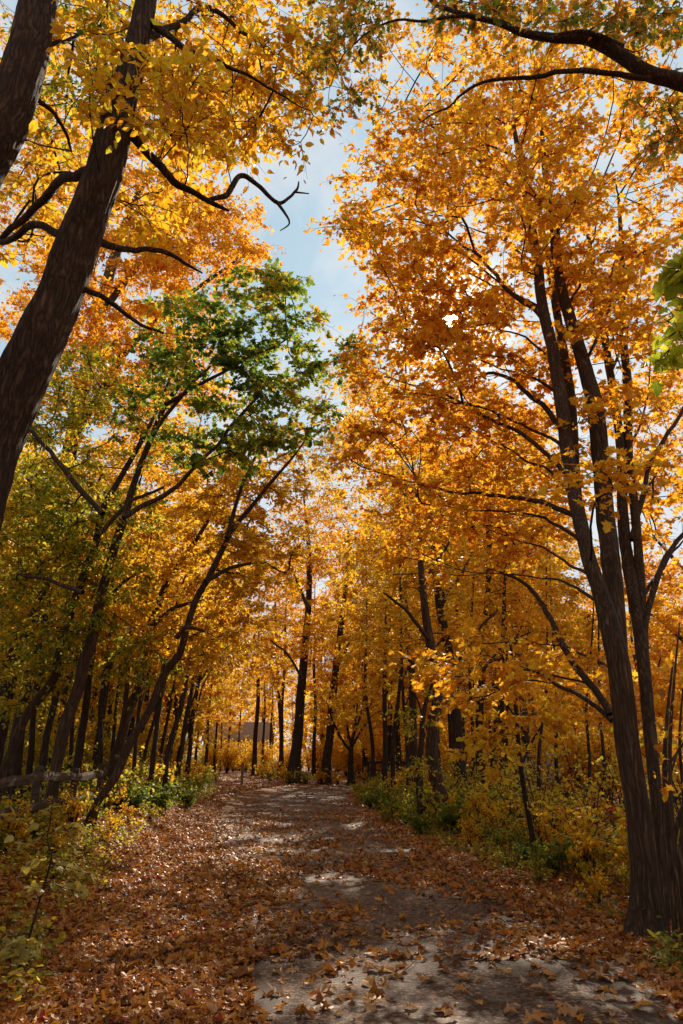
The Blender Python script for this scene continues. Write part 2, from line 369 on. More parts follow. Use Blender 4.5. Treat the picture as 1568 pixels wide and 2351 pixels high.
# ------------------------------------------------------------------ branching: attractors joined to the stems as one tree
def grow(mb, stems, att, tip=0.006, bf=0.35, mat=1, sides=5, expo=0.46, wob=0.10, rmax=0.08):
    """stems: (K,4) points + radius on trunk/boughs. att: (N,3). Joins all attractors by a length-balanced spanning tree; draws the twigs; returns unit directions"""
    N, K = len(att), len(stems)
    P = np.vstack([stems[:, :3], att])
    par = np.full(K + N, -1); plen = np.zeros(K + N)
    # candidate costs: from stems, branches prefer to leave below their target
    d = att[:, None, :] - stems[None, :, :3]
    dist = np.linalg.norm(d, axis=2)
    dist = dist + 0.5*np.maximum(0, -d[..., 2])        # climbing down costs more
    best = dist.argmin(1); bc = dist[np.arange(N), best]
    cost = bc.copy(); frm = best.copy(); done = np.zeros(N, bool); order = []
    for _ in range(N):
        c = np.where(done, 1e9, cost); k = int(c.argmin()); done[k] = True; order.append(k)
        p = int(frm[k]); par[K + k] = p; plen[K + k] = plen[p] + np.linalg.norm(P[K + k] - P[p])
        dd = att - att[k]; nd = np.linalg.norm(dd, axis=1) + 0.4*np.maximum(0, -dd[:, 2]) + bf*plen[K + k]
        m = (~done) & (nd < cost)
        cost[m] = nd[m]; frm[m] = K + k
    w = np.zeros(K + N); w[K:] = 1
    for k in reversed(order): w[par[K + k]] += w[K + k]
    ch = {}
    for k in order: ch.setdefault(par[K + k], []).append(K + k)
    rad = np.minimum(tip*np.maximum(w, 1)**expo, rmax)
    rad[:K] = stems[:, 3]
    dirs = np.zeros((N, 3))
    started = [(r, c) for r in range(K) for c in ch.get(r, [])]
    while started:
        r, c = started.pop()
        chain = [r, c]
        while ch.get(c):
            kids = sorted(ch[c], key=lambda q: -w[q])
            chain.append(kids[0])
            for q in kids[1:]: started.append((c, q))
            c = kids[0]
        Q = P[chain].copy(); rr = rad[chain].copy(); rr[0] = min(rr[0], rr[1]*1.15); rr[-1] *= 0.5
        for a in range(1, len(chain)):
            v = Q[a] - Q[a - 1]; dirs[chain[a] - K] = v/(np.linalg.norm(v) + 1e-9)
        # extra bends
        S = smooth_path(np.column_stack([Q, rr]), 3 if len(chain) > 2 else 5)
        if wob > 0 and len(S) > 3:
            L = np.linalg.norm(Q[-1] - Q[0])
            S[1:-1, :3] += rng.normal(0, wob*0.12*min(L, 2.0)/math.sqrt(len(S)), (len(S) - 2, 3))
        mb.tube(S[:, :3], np.maximum(S[:, 3], 0.0015), sides if rr[1] > 0.012 else 3, mat)
    return dirs

SPEC = {   # leaf template near / mid / far, leaf size in m, droop
    'orange': (T_MAPLE, T_MAPLE6, T_DIA, 0.115, -0.25), 'amber': (T_OVAL, T_OVAL, T_DIA, 0.11, -0.35),
    'gold': (T_OVAL, T_OVAL, T_DIA, 0.125, -0.55), 'green': (T_MAPLE, T_MAPLE6, T_DIA, 0.13, -0.35),
    'nearleaf': (T_MAPLE, T_MAPLE, T_MAPLE, 0.13, -0.35), 'lime': (T_OVAL, T_OVAL, T_DIA, 0.10, -0.6), 'mixed': (T_OAK, T_OAK, T_DIA, 0.12, -0.45)}

def sprays(mb, cen, dirs, nl, rad, spec, lod=1, flat=0.45, size=1.0, twigs=True, leafmat=0, twigmat=1, keep=None):
    """at every cluster centre a few short twigs fan outwards and carry leaves on both sides"""
    Tn, Tm, Tf, ls, droop = SPEC[spec]
    T = (Tn, Tm, Tf)[lod]
    N = len(cen); K = 5
    per = max(1, int(round(nl/K)))
    base = np.repeat(cen, K, 0)
    d = np.repeat(dirs, K, 0) + rng.normal(0, 0.9, (N*K, 3))*[1, 1, flat]
    d[:, 2] = d[:, 2]*0.6
    d /= np.linalg.norm(d, axis=1)[:, None] + 1e-9
    ln = rad*(0.45 + 0.75*rng.random(N*K))
    t = (np.arange(per) + rng.random((N*K, per)))/per
    pos = base[:, None, :] + d[:, None, :]*(t*ln[:, None])[..., None]
    pos[..., 2] -= 0.22*t**2*ln[:, None]
    pos += rng.normal(0, 0.07*rad, pos.shape)
    side = np.cross(d, [0, 0, 1.0]); side /= np.linalg.norm(side, axis=1)[:, None] + 1e-9
    sg = np.where(rng.random((N*K, per)) < 0.5, -1, 1)
    ax = d[:, None, :]*0.7 + side[:, None, :]*sg[..., None]*0.8 + rng.normal(0, 0.35, pos.shape)
    ax[..., 2] += droop
    pos = pos.reshape(-1, 3); ax = ax.reshape(-1, 3)
    sz = ls*size*(0.42 + 0.82*rng.random(len(pos)))
    if keep is not None:
        m = keep(pos); pos, ax, sz = pos[m], ax[m], sz[m]
    add_leaves(mb, pos, ax, sz, T, leafmat, rnd=np.clip(rng.normal(0.5, 0.28, len(pos)), 0, 1), tilt=.62, curl=rng.normal(1.3, 1.3, len(pos)), crumple=.035 if lod < 2 else 0)
    if twigs:
        for k in range(N*K):
            if rng.random() < 0.75:
                a = base[k]; b = a + d[k]*ln[k]*0.55; c = a + d[k]*ln[k]; b = b - [0, 0, .03]; c = c - [0, 0, 0.2*ln[k]]
                mb.tube(np.array([a, b, c]), [0.0045, 0.003, 0.0015], 3, twigmat)

SUNV = np.array(SUN_DIR)
# openings cut through the crowns so sun patches fall on chosen spots: (point on the ground, radius in m)
def flat0(u, v):
    d = ray(u, v); return np.array([0, 0, CAMZ]) + d*(-CAMZ/d[2])
SHAFTS = []
_r = np.random.default_rng(5)
for (u, v, r) in ((700, 2035, .42), (830, 2022, .32), (890, 1992, .36), (760, 1962, .4), (640, 2028, .28), (1010, 1978, .3), (640, 2112, .2), (720, 2190, .24), (790, 2252, .28), (955, 2150, .2), (1000, 2200, .32), (1070, 2232, .24),
                  (1135, 2108, .2), (1185, 2132, .24), (1250, 2118, .2), (1300, 2185, .18), (670, 2292, .24), (1110, 2300, .2), (900, 2235, .18), (600, 1850, .6), (690, 1828, .8), (620, 1922, .5), (560, 1872, .4), (765, 1902, .5),
                  (430, 2262, .3), (320, 2285, .3), (400, 2130, .16), (520, 1935, .4), (450, 1900, .4), (950, 2060, .2), (850, 2110, .16), (1060, 2010, .2), (200, 2230, .2), (860, 1905, .5), (560, 2180, .18)):
    p = flat0(u, v)
    for _k in range(4):
        SHAFTS.append((p + np.array([*_r.normal(0, .75*r, 2)*[1.3, 1], 0]), r*_r.uniform(.3, .7)))
for p, r in ((at(100, 1900, 5.9), .4), (at(150, 2000, 6.0), .35), (at(60, 1990, 5.9), .25), (at(330, 1790, 16), 1.0), (at(400, 1800, 20), 1.0), (at(1000, 1750, 16), .7), (at(1200, 1800, 13), .8), (at(1350, 1780, 13), .8)):
    SHAFTS.append((p, r))
def keep_clear(pos):
    """nothing right at the lens; leaves cut away on the line to the sun and along the shafts"""
    q = pos - np.array([0, 0, CAMZ])
    near = np.linalg.norm(q, axis=1) > 2.2
    along = q @ SUNV
    off = np.linalg.norm(q - along[:, None]*SUNV, axis=1)
    ok = near & ~((off < along*0.0085) & (along > 0)) & (pos[:, 2] > 0.05)
    dice = rng.random(len(pos)) < .93
    for p, r in SHAFTS:
        q = pos - p; al = q @ SUNV
        ok &= ~((al > 2.0) & (((q*q).sum(1) - al*al) < r*r) & dice)
    return ok

def path_px(pts, Y0=None):
    """[(u,v,w[,Y])] -> (N,4) smooth centreline with radius; the depth of a point without its own is Y0"""
    out = []
    for p in pts:
        Y = p[3] if len(p) > 3 else Y0
        c = at(p[0], p[1], Y); out.append([*c, p[2]/2/FPX*depth(p[0], p[1], Y)])
    return np.array(out)
def sample_blobs(blobs):
    """(u,v,ru,rv,Y,dY,n): n points spread through an uneven clump of foliage"""
    A = []
    for (u, v, ru, rv, Y, dY, n) in blobs:
        k = 0; got = []
        c = at(u, v, Y)
        while len(got) < n and k < n*14:
            k += 1
            a, b = rng.uniform(-1, 1, 2)
            q = a*a + b*b
            if q > 1: continue
            y = Y + rng.uniform(-dY, dY)
            p = at(u + a*ru, v + b*rv, y)
            dens = vnoise((p*0.9)[None, :], 5)[0]*0.75 + 0.35
            if rng.random() > dens*(1.15 - 0.5*q): continue
            if p[2] < 0.4: continue
            got.append(p)
        A += got
    return np.array(A)

def make_tree(name, label, trunks, boughs, blobs, spec, bark='bark2', group=None, nl=20, rad=0.55, lod=0, size=1.0,
              flat=0.45, twigs=True, tip=0.006, bf=0.3, sides=14, rough=0.07, extra=None, cat='tree', stem_lo=0.3, flare=0.5, rmax=0.08, ridge=0.0, fine=7):
    base = path_px(trunks[0][:1])[0, :3].copy(); base[2] = 0.0
    root = empty(name, base); tag(root, label, cat, group)
    stems = []
    for i, tk in enumerate(trunks):
        S = smooth_path(path_px(tk), fine)
        b = MB(); b.tube(S[:, :3], S[:, 3], sides, 0, rough, cap=True, seed=int(abs(S[0, 0])*37) % 97 + i, ridge=ridge, flare=flare if i == 0 or S[0, 2] < 0.3 else 0)
        b.build('trunk' if i == 0 else 'stem', M[bark], root, base)
        k = int(len(S)*(stem_lo if i == 0 else 0.1)); stems.append(S[k:])
    for bg_ in boughs:
        S = smooth_path(path_px(bg_), 6)
        Lb = np.linalg.norm(S[-1, :3] - S[0, :3]); am = min(.022*Lb, .08)*np.minimum(1, np.arange(len(S))/6.0)
        for c_ in range(3): S[:, c_] += am*2*(vnoise(S[:, :3]*1.5/max(.5, Lb*.3) + 11.7*c_, 61) - .5) + am*.7*(vnoise(S[:, :3]*5/max(.5, Lb*.3) + 7.7*c_, 62) - .5)
        b = MB(); b.tube(S[:, :3], S[:, 3], 9, 0, rough, cap=True, seed=int(abs(S[0, 0])*53) % 89)
        b.build('bough', M[bark], root, base)
        stems.append(S[1:])
    stems = np.vstack(stems)
    att = sample_blobs(blobs)
    mb = MB()
    dirs = grow(mb, stems, att, tip, bf, rmax=rmax)
    sprays(mb, att, dirs, nl, rad, spec, lod, flat, size, twigs, keep=keep_clear)
    if extra: extra(mb)
    mb.build('crown', [M[spec], M['twig']], root, base)
    return root

# ------------------------------------------------------------------ ground, path
def sstep(a, b, x):
    t = np.clip((x - a)/(b - a), 0, 1); return t*t*(3 - 2*t)
def hgt(x, y):
    """height of the forest floor"""
    x = np.asarray(x, float); y = np.asarray(y, float)
    left = 0.52*sstep(3.0, 5.2, -x)*(1 - 0.75*sstep(18, 34, y)) + 1.2*sstep(14, 60, -x)
    right = -0.5*sstep(4.5, 9, x)*sstep(30, 20, y) - 1.2*sstep(9, 30, x)
    p = np.stack([x*0.35, y*0.35, 0*x], -1)
    off = sstep(2.6, 4.5, np.abs(x - 0.2))
    return left + right + (vnoise(p, 3) - 0.5)*0.22*off
def gnd(u, v):
    d = ray(u, v); o = np.array([0, 0, CAMZ]); lo = 1.0
    t = lo
    while t < 400:
        q = o + d*t
        if q[2] < hgt(q[0], q[1]): break
        t *= 1.004
    return o + d*t

def axis_pts(lo, hi, dense_lo, dense_hi, step, n_out):
    a = np.arange(dense_lo, dense_hi + 1e-6, step)
    l = dense_lo - np.geomspace(1, dense_lo - lo + 1, n_out)[1:] + 1
    h = dense_hi + np.geomspace(1, hi - dense_hi + 1, n_out)[1:] - 1
    return np.concatenate([l[::-1], a, h])
def litter_mat():
    m, n, l = newmat('leaf litter floor')
    tc = n.new('ShaderNodeTexCoord')
    v = n.new('ShaderNodeTexVoronoi'); v.inputs['Scale'].default_value = 13; v.inputs['Randomness'].default_value = 1
    l.new(tc.outputs['Object'], v.inputs['Vector'])
    sx = n.new('ShaderNodeSeparateColor'); l.new(v.outputs['Color'], sx.inputs[0])
    nz = n.new('ShaderNodeTexNoise'); nz.inputs['Scale'].default_value = 0.9; nz.inputs['Detail'].default_value = 6
    l.new(tc.outputs['Object'], nz.inputs['Vector'])
    a = n.new('ShaderNodeMath'); a.operation = 'MULTIPLY_ADD'; a.inputs[1].default_value = 0.5; l.new(nz.outputs['Fac'], a.inputs[0])
    h = n.new('ShaderNodeMath'); h.operation = 'MULTIPLY'; h.inputs[1].default_value = 0.6; l.new(sx.outputs[0], h.inputs[0]); l.new(h.outputs[0], a.inputs[2])
    rp = ramp(n, [(0.15, (0.03, 0.018, 0.010)), (0.4, (0.11, 0.05, 0.02)), (0.65, (0.22, 0.09, 0.025)), (0.95, (0.34, 0.16, 0.05))])
    l.new(a.outputs[0], rp.inputs['Fac'])
    b = n.new('ShaderNodeBump'); b.inputs['Strength'].default_value = 0.9; b.inputs['Distance'].default_value = 0.04
    l.new(v.outputs['Distance'], b.inputs['Height'])
    p = n.new('ShaderNodeBsdfPrincipled'); p.inputs['Roughness'].default_value = 0.8; p.inputs['Specular IOR Level'].default_value = 0.2
    l.new(rp.outputs[0], p.inputs['Base Color']); l.new(b.outputs[0], p.inputs['Normal'])
    o = n.new('ShaderNodeOutputMaterial'); l.new(p.outputs[0], o.inputs['Surface'])
    return m
def asphalt_mat(name, dark=1.0, chips=True):
    m, n, l = newmat(name)
    tc = n.new('ShaderNodeTexCoord')
    v = n.new('ShaderNodeTexVoronoi'); v.inputs['Scale'].default_value = 46 if chips else 200
    l.new(tc.outputs['Object'], v.inputs['Vector'])
    sx = n.new('ShaderNodeSeparateColor'); l.new(v.outputs['Color'], sx.inputs[0])
    nz = n.new('ShaderNodeTexNoise'); nz.inputs['Scale'].default_value = 1.1; nz.inputs['Detail'].default_value = 7; nz.inputs['Roughness'].default_value = 0.6
    l.new(tc.outputs['Object'], nz.inputs['Vector'])
    a = n.new('ShaderNodeMath'); a.operation = 'MULTIPLY_ADD'; a.inputs[1].default_value = 0.55; l.new(sx.outputs[0], a.inputs[0])
    h = n.new('ShaderNodeMath'); h.operation = 'MULTIPLY_ADD'; h.inputs[1].default_value = 0.8; h.inputs[2].default_value = -0.12; l.new(nz.outputs['Fac'], h.inputs[0]); l.new(h.outputs[0], a.inputs[2])
    k = dark
    rp = ramp(n, [(0.1, (0.010*k, 0.006*k, 0.004*k)), (0.42, (0.046*k, 0.027*k, 0.017*k)), (0.7, (0.115*k, 0.069*k, 0.045*k)), (1.0, (0.48*k, 0.31*k, 0.21*k))])
    l.new(a.outputs[0], rp.inputs['Fac'])
    b = n.new('ShaderNodeBump'); b.inputs['Strength'].default_value = 0.8 if chips else 0.25; b.inputs['Distance'].default_value = 0.006
    inv = n.new('ShaderNodeMath'); inv.operation = 'SUBTRACT'; inv.inputs[0].default_value = 1.0; l.new(v.outputs['Distance'], inv.inputs[1])
    l.new(inv.outputs[0], b.inputs['Height'])
    p = n.new('ShaderNodeBsdfPrincipled'); p.inputs['Roughness'].default_value = 0.68; p.inputs['Specular IOR Level'].default_value = 0.22; p.inputs['Specular Tint'].default_value = (1.0, 0.80, 0.64, 1)
    l.new(rp.outputs[0], p.inputs['Base Color']); l.new(b.outputs[0], p.inputs['Normal'])
    o = n.new('ShaderNodeOutputMaterial'); l.new(p.outputs[0], o.inputs['Surface'])
    return m
M['litter'] = litter_mat(); M['asphalt'] = asphalt_mat('chip seal path'); M['tar'] = asphalt_mat('smooth tar', 0.42, False); M['edge'] = asphalt_mat('smooth asphalt margin', 0.62, False)

gx = axis_pts(-420, 420, -14, 14, 0.35, 26); gy = axis_pts(-60, 700, 2, 60, 0.5, 26)
X, Y_ = np.meshgrid(gx, gy); Z = hgt(X, Y_)
g = MB(); nx = len(gx)
ii = (np.arange(len(gy) - 1)[:, None]*nx + np.arange(nx - 1)[None, :])
g.add(np.stack([X, Y_, Z], -1).reshape(-1, 3), np.stack([ii, ii + 1, ii + nx + 1, ii + nx], -1).reshape(-1, 4))
tag(g.build('ground', M['litter']), 'forest floor covered with brown leaf litter', kind='structure')

def flat(u, v):
    d = ray(u, v); t = -CAMZ/d[2]; return (d*t)[:2]
LEFT_PX = [(640, 2600), (600, 2351), (560, 2250), (542, 2150), (528, 2050), (512, 1970), (500, 1910), (506, 1872), (528, 1842), (548, 1829)]
TURN_PX = [(600, 1815), (690, 1807), (800, 1803), (950, 1801)]
RET_PX = [(950, 1811), (840, 1815), (792, 1824)]
RIGHT_PX = [(802, 1840), (842, 1870), (884, 1905), (945, 1952), (1015, 2000), (1085, 2043), (1175, 2080), (1280, 2122), (1410, 2205), (1570, 2335), (1800, 2520)]
near_l = [flat(*p) for p in LEFT_PX]; near_r = [flat(*p) for p in RIGHT_PX]
lefts = smooth_path(np.array([(near_l[0][0] + 0.15, -8.0)] + near_l), 5); rights = smooth_path(np.array(near_r + [(near_r[-1][0] + 0.3, -8.0)]), 5)
turn = smooth_path(np.array([flat(*p) for p in TURN_PX]), 4); ret = smooth_path(np.array([flat(*p) for p in RET_PX]), 4)
def ragged(P, amp, seed):
    P = np.asarray(P); d = np.gradient(P, axis=0); nn = np.stack([-d[:, 1], d[:, 0]], 1); nn /= np.linalg.norm(nn, axis=1)[:, None] + 1e-9
    q = np.column_stack([P*1.7, np.zeros(len(P))])
    return P + nn*((vnoise(q, seed) - 0.5)*2*amp)[:, None]
def resample(P, step):
    L = np.concatenate([[0], np.cumsum(np.linalg.norm(np.diff(P, axis=0), axis=1))])
    s = np.linspace(0, L[-1], max(2, int(L[-1]/step)))
    return np.column_stack([np.interp(s, L, P[:, k]) for k in range(P.shape[1])])
outline = np.vstack([ragged(resample(lefts, 0.25), 0.07, 1), turn, ret, ragged(resample(rights, 0.25), 0.05, 2)])
def inside(P, poly):
    x, y = P[:, 0], P[:, 1]; r = np.zeros(len(P), bool); j = len(poly) - 1
    for i in range(len(poly)):
        xi, yi = poly[i]; xj, yj = poly[j]
        c = ((yi > y) != (yj > y)) & (x < (xj - xi)*(y - yi)/(yj - yi + 1e-12) + xi); r ^= c; j = i
    return r
PATH_Z = 0.03
tri = geometry.tessellate_polygon([[Vector((*p, 0)) for p in outline]])
pm = MB(); no = len(outline)
pm.add(np.column_stack([outline, np.full(no, PATH_Z)]), np.array(tri))
lo = outline + (outline.mean(0) - outline)*0 ; sk = np.vstack([np.column_stack([outline, np.full(no, PATH_Z)]), np.column_stack([outline, np.full(no, -0.08)])])
pm.add(sk, [[k, (k + 1) % no, no + (k + 1) % no, no + k] for k in range(no)])
po = pm.build('path', M['asphalt'], smooth=False); tag(po, 'chip surfaced footpath strewn with fallen leaves', kind='structure')

def ribbon(px, w, name, mat, z, label, cat=None, kind=None, amp=0.03):
    P = resample(smooth_path(np.array([flat(*p) for p in px]), 8), 0.1); P = ragged(P, amp, len(px) + 5)
    d = np.gradient(P, axis=0); nn = np.stack([-d[:, 1], d[:, 0]], 1); nn /= np.linalg.norm(nn, axis=1)[:, None]
    q = np.column_stack([P*2.3, np.zeros(len(P))]); ww = (w*(0.7 + 0.6*vnoise(q, 9)))[:, None]/2
    ww[0] *= 0.2; ww[-1] *= 0.2
    V = np.vstack([np.column_stack([P + nn*ww, np.full(len(P), z)]), np.column_stack([P - nn*ww, np.full(len(P), z)])]); n = len(P)
    b = MB(); b.add(V, [[k, k + 1, n + k + 1, n + k][::-1] for k in range(n - 1)])
    tag(b.build(name, mat, smooth=False), label, cat, None, kind)
ribbon([(1035, 2010), (1100, 2050), (1180, 2110), (1290, 2190), (1420, 2290), (1560, 2390)], 0.34, 'path_margin', M['edge'], PATH_Z + 0.004, 'smooth dark asphalt margin along the path edge', kind='structure', amp=0.05)
ribbon([(552, 2052), (620, 2042), (720, 2026), (820, 2012), (900, 2004)], 0.03, 'tar_seam', M['tar'], PATH_Z + 0.004, 'thin dark crack filled with tar crossing the path', 'tar seam')
ribbon([(560, 2180), (575, 2240), (600, 2290), (590, 2340), (560, 2380)], 0.16, 'tar_patch', M['tar'], PATH_Z + 0.004, 'dark tar repair curving along the near path corner', 'tar patch')

# ------------------------------------------------------------------ fallen leaves
pathline = np.vstack([lefts, rights])
def edge_dist(P):
    d = np.full(len(P), 9.0)
    for Q in (resample(lefts, 0.25), resample(rights, 0.25)):
        for k in range(0, len(P), 4000):
            d[k:k+4000] = np.minimum(d[k:k+4000], np.sqrt(((P[k:k+4000, None, :] - Q[None])**2).sum(-1)).min(1))
    return d
def litter(n, y0, y1, T, size, lift=0.0, seed=0, power=1.0, over=0.12):
    y = y0*(y1/y0)**rng.random(n)
    x = (rng.random(n)*2 - 1)*(0.53*y + 0.6)
    P = np.column_stack([x, y]); on = inside(P, outline); ed = edge_dist(P)
    q = np.column_stack([P*0.9, np.zeros(n)]); nz = vnoise(q, 21)*0.6 + vnoise(q*2.7, 22)*0.4
    base = np.where(y < 8.5, 0.14, np.where(y < 24, 0.68, 0.24))*np.clip((nz - 0.30)*3.2, 0.05, 1.9)
    right = (x > 0.25*y - 0.4)
    base = base*np.where(right & (y > 7), 1.6, 1.0)
    pk = np.where(on, np.clip(base + 0.55*np.exp(-ed/0.28), 0, 1), 1.0)
    m = rng.random(n) < pk
    P, on = P[m], on[m]; n = len(P)
    z = np.where(on, PATH_Z + 0.004, hgt(P[:, 0], P[:, 1])) + 0.008 + lift*rng.random(n)*np.where(on, 0.25, 1)
    pos = np.column_stack([P, z])
    a = rng.random(n)*2*math.pi
    ax = np.column_stack([np.cos(a), np.sin(a), rng.normal(0.06, 0.22, n)])
    return pos, ax, size*(0.55 + 0.7*rng.random(n)), on
lb = MB()
for (n, y0, y1, T, s, lift) in ((52000, 3.6, 11, T_MAPLE, 0.082, 0.03), (9000, 3.6, 9, T_OAK, 0.10, 0.035), (9000, 3.6, 9, T_OVAL, 0.075, 0.035), (60000, 11, 26, T_MAPLE6, 0.092, 0.03), (45000, 26, 75, T_DIA, 0.13, 0.03)):
    pos, ax, sz, on = litter(n, y0, y1, T, s, lift)
    if y0 < 5:                                     # the loose ones on the asphalt close by are laid below, one by one
        m = ~(on & (pos[:, 1] < 6.9)); pos, ax, sz = pos[m], ax[m], sz[m]
    add_leaves(lb, pos, ax, sz, T, 0, up=1.0, tilt=0.42, curl=rng.normal(0.8, 1.9, len(pos)), crumple=.06, rnd=np.clip(rng.normal(0.47, 0.26, len(pos)), 0, 1))
for _ in range(260):
    y = 4*(22/4)**rng.random(); x = (rng.random()*2 - 1)*(.5*y + .5)
    on = inside(np.array([[x, y]]), outline)[0]
    if on and rng.random() < .7: continue
    a = rng.random()*6.28; L = .12 + .45*rng.random()**2; z = (PATH_Z + .012) if on else float(hgt(x, y)) + .03
    Q = np.array([[x, y, z], [x + math.cos(a)*L*.5 + rng.normal(0, .02), y + math.sin(a)*L*.5 + rng.normal(0, .02), z + .012], [x + math.cos(a + .3)*L, y + math.sin(a + .3)*L, z]])
    lb.tube(smooth_path(Q, 4), np.linspace(.0045, .002, 9)[:len(smooth_path(Q, 4))], 4, 1)
tag(lb.build('leaf_litter', [M['fallen'], M['twig']], smooth=False), 'carpet of fallen orange and brown leaves over the forest floor', 'leaf litter', kind='stuff')

KINDS_LEAF = [('tan', 0.84, 'dry tan maple leaf curled up on the bare asphalt near the camera', T_MAPLE, 2.6), ('orange', 0.58, 'flat orange maple leaf lying on the bare asphalt near the camera', T_MAPLE, 1.0),
              ('brown', 0.30, 'dark brown crumpled maple leaf on the bare asphalt near the camera', T_MAPLE, 3.6), ('oak', 0.74, 'long lobed tan oak leaf on the bare asphalt near the camera', T_OAK, 1.6),
              ('red', 0.995, 'deep red small leaf lying on the bare asphalt near the camera', T_OVAL, 1.4)]
protos = []
for k, r, lab, T, cu in KINDS_LEAF:
    for j in range(3):
        b = MB(); add_leaves(b, np.zeros((1, 3)), np.array([[1.0, 0, 0.05]]), np.array([1.0]), T, 0, up=1, tilt=0.15, crumple=.05, rnd=np.array([min(1, r + 0.03*(j - 1))]), curl=np.array([cu*(0.7 + 0.35*j)]))
        o = b.build('fallen_leaf', M['fallen'], smooth=False); tag(o, lab, 'fallen leaf', 'single fallen leaves on the near asphalt: ' + k); protos.append((k, o, [False]))
spots = []
while len(spots) < 300:
    y = 3.9 + 3.4*rng.random()**.9; x = rng.uniform(-1.6, 3.6)
    if not inside(np.array([[x, y]]), outline)[0]: continue
    q = vnoise(np.array([[x*1.3, y*1.3, 0]]), 31)[0]
    if rng.random() > 0.25 + 1.1*max(0, q - 0.4) + (0.4 if y > 6.3 else 0): continue
    spots.append((x, y))
for x, y in spots:
    k, o, used = protos[rng.choice(15, p=np.repeat([0.1, 0.11, 0.07, 0.037, 0.0163333], 3)/np.repeat([0.1, 0.11, 0.07, 0.037, 0.0163333], 3).sum())]
    if used[0]: o = o.copy(); col.objects.link(o)
    used[0] = True
    s = (0.05 if k == 'red' else 0.07) + 0.085*rng.random()**2
    o.location = (x, y, PATH_Z + 0.012 + 0.02*rng.random()); o.scale = (s, s, s)
    o.rotation_euler = (rng.normal(0, 0.25), rng.normal(0, 0.2), rng.random()*6.28)
for k, o, used in protos:
    if not used[0]: bpy.data.objects.remove(o)

# ------------------------------------------------------------------ trees that stand out
def G(pts, Y=None):
    """first point stands on the ground; the others keep its distance plus their own offset"""
    Y0 = gnd(pts[0][0], pts[0][1])[1] if Y is None else Y
    return [(p[0], p[1], p[2], Y0 + (p[3] if len(p) > 3 else 0)) for p in pts]

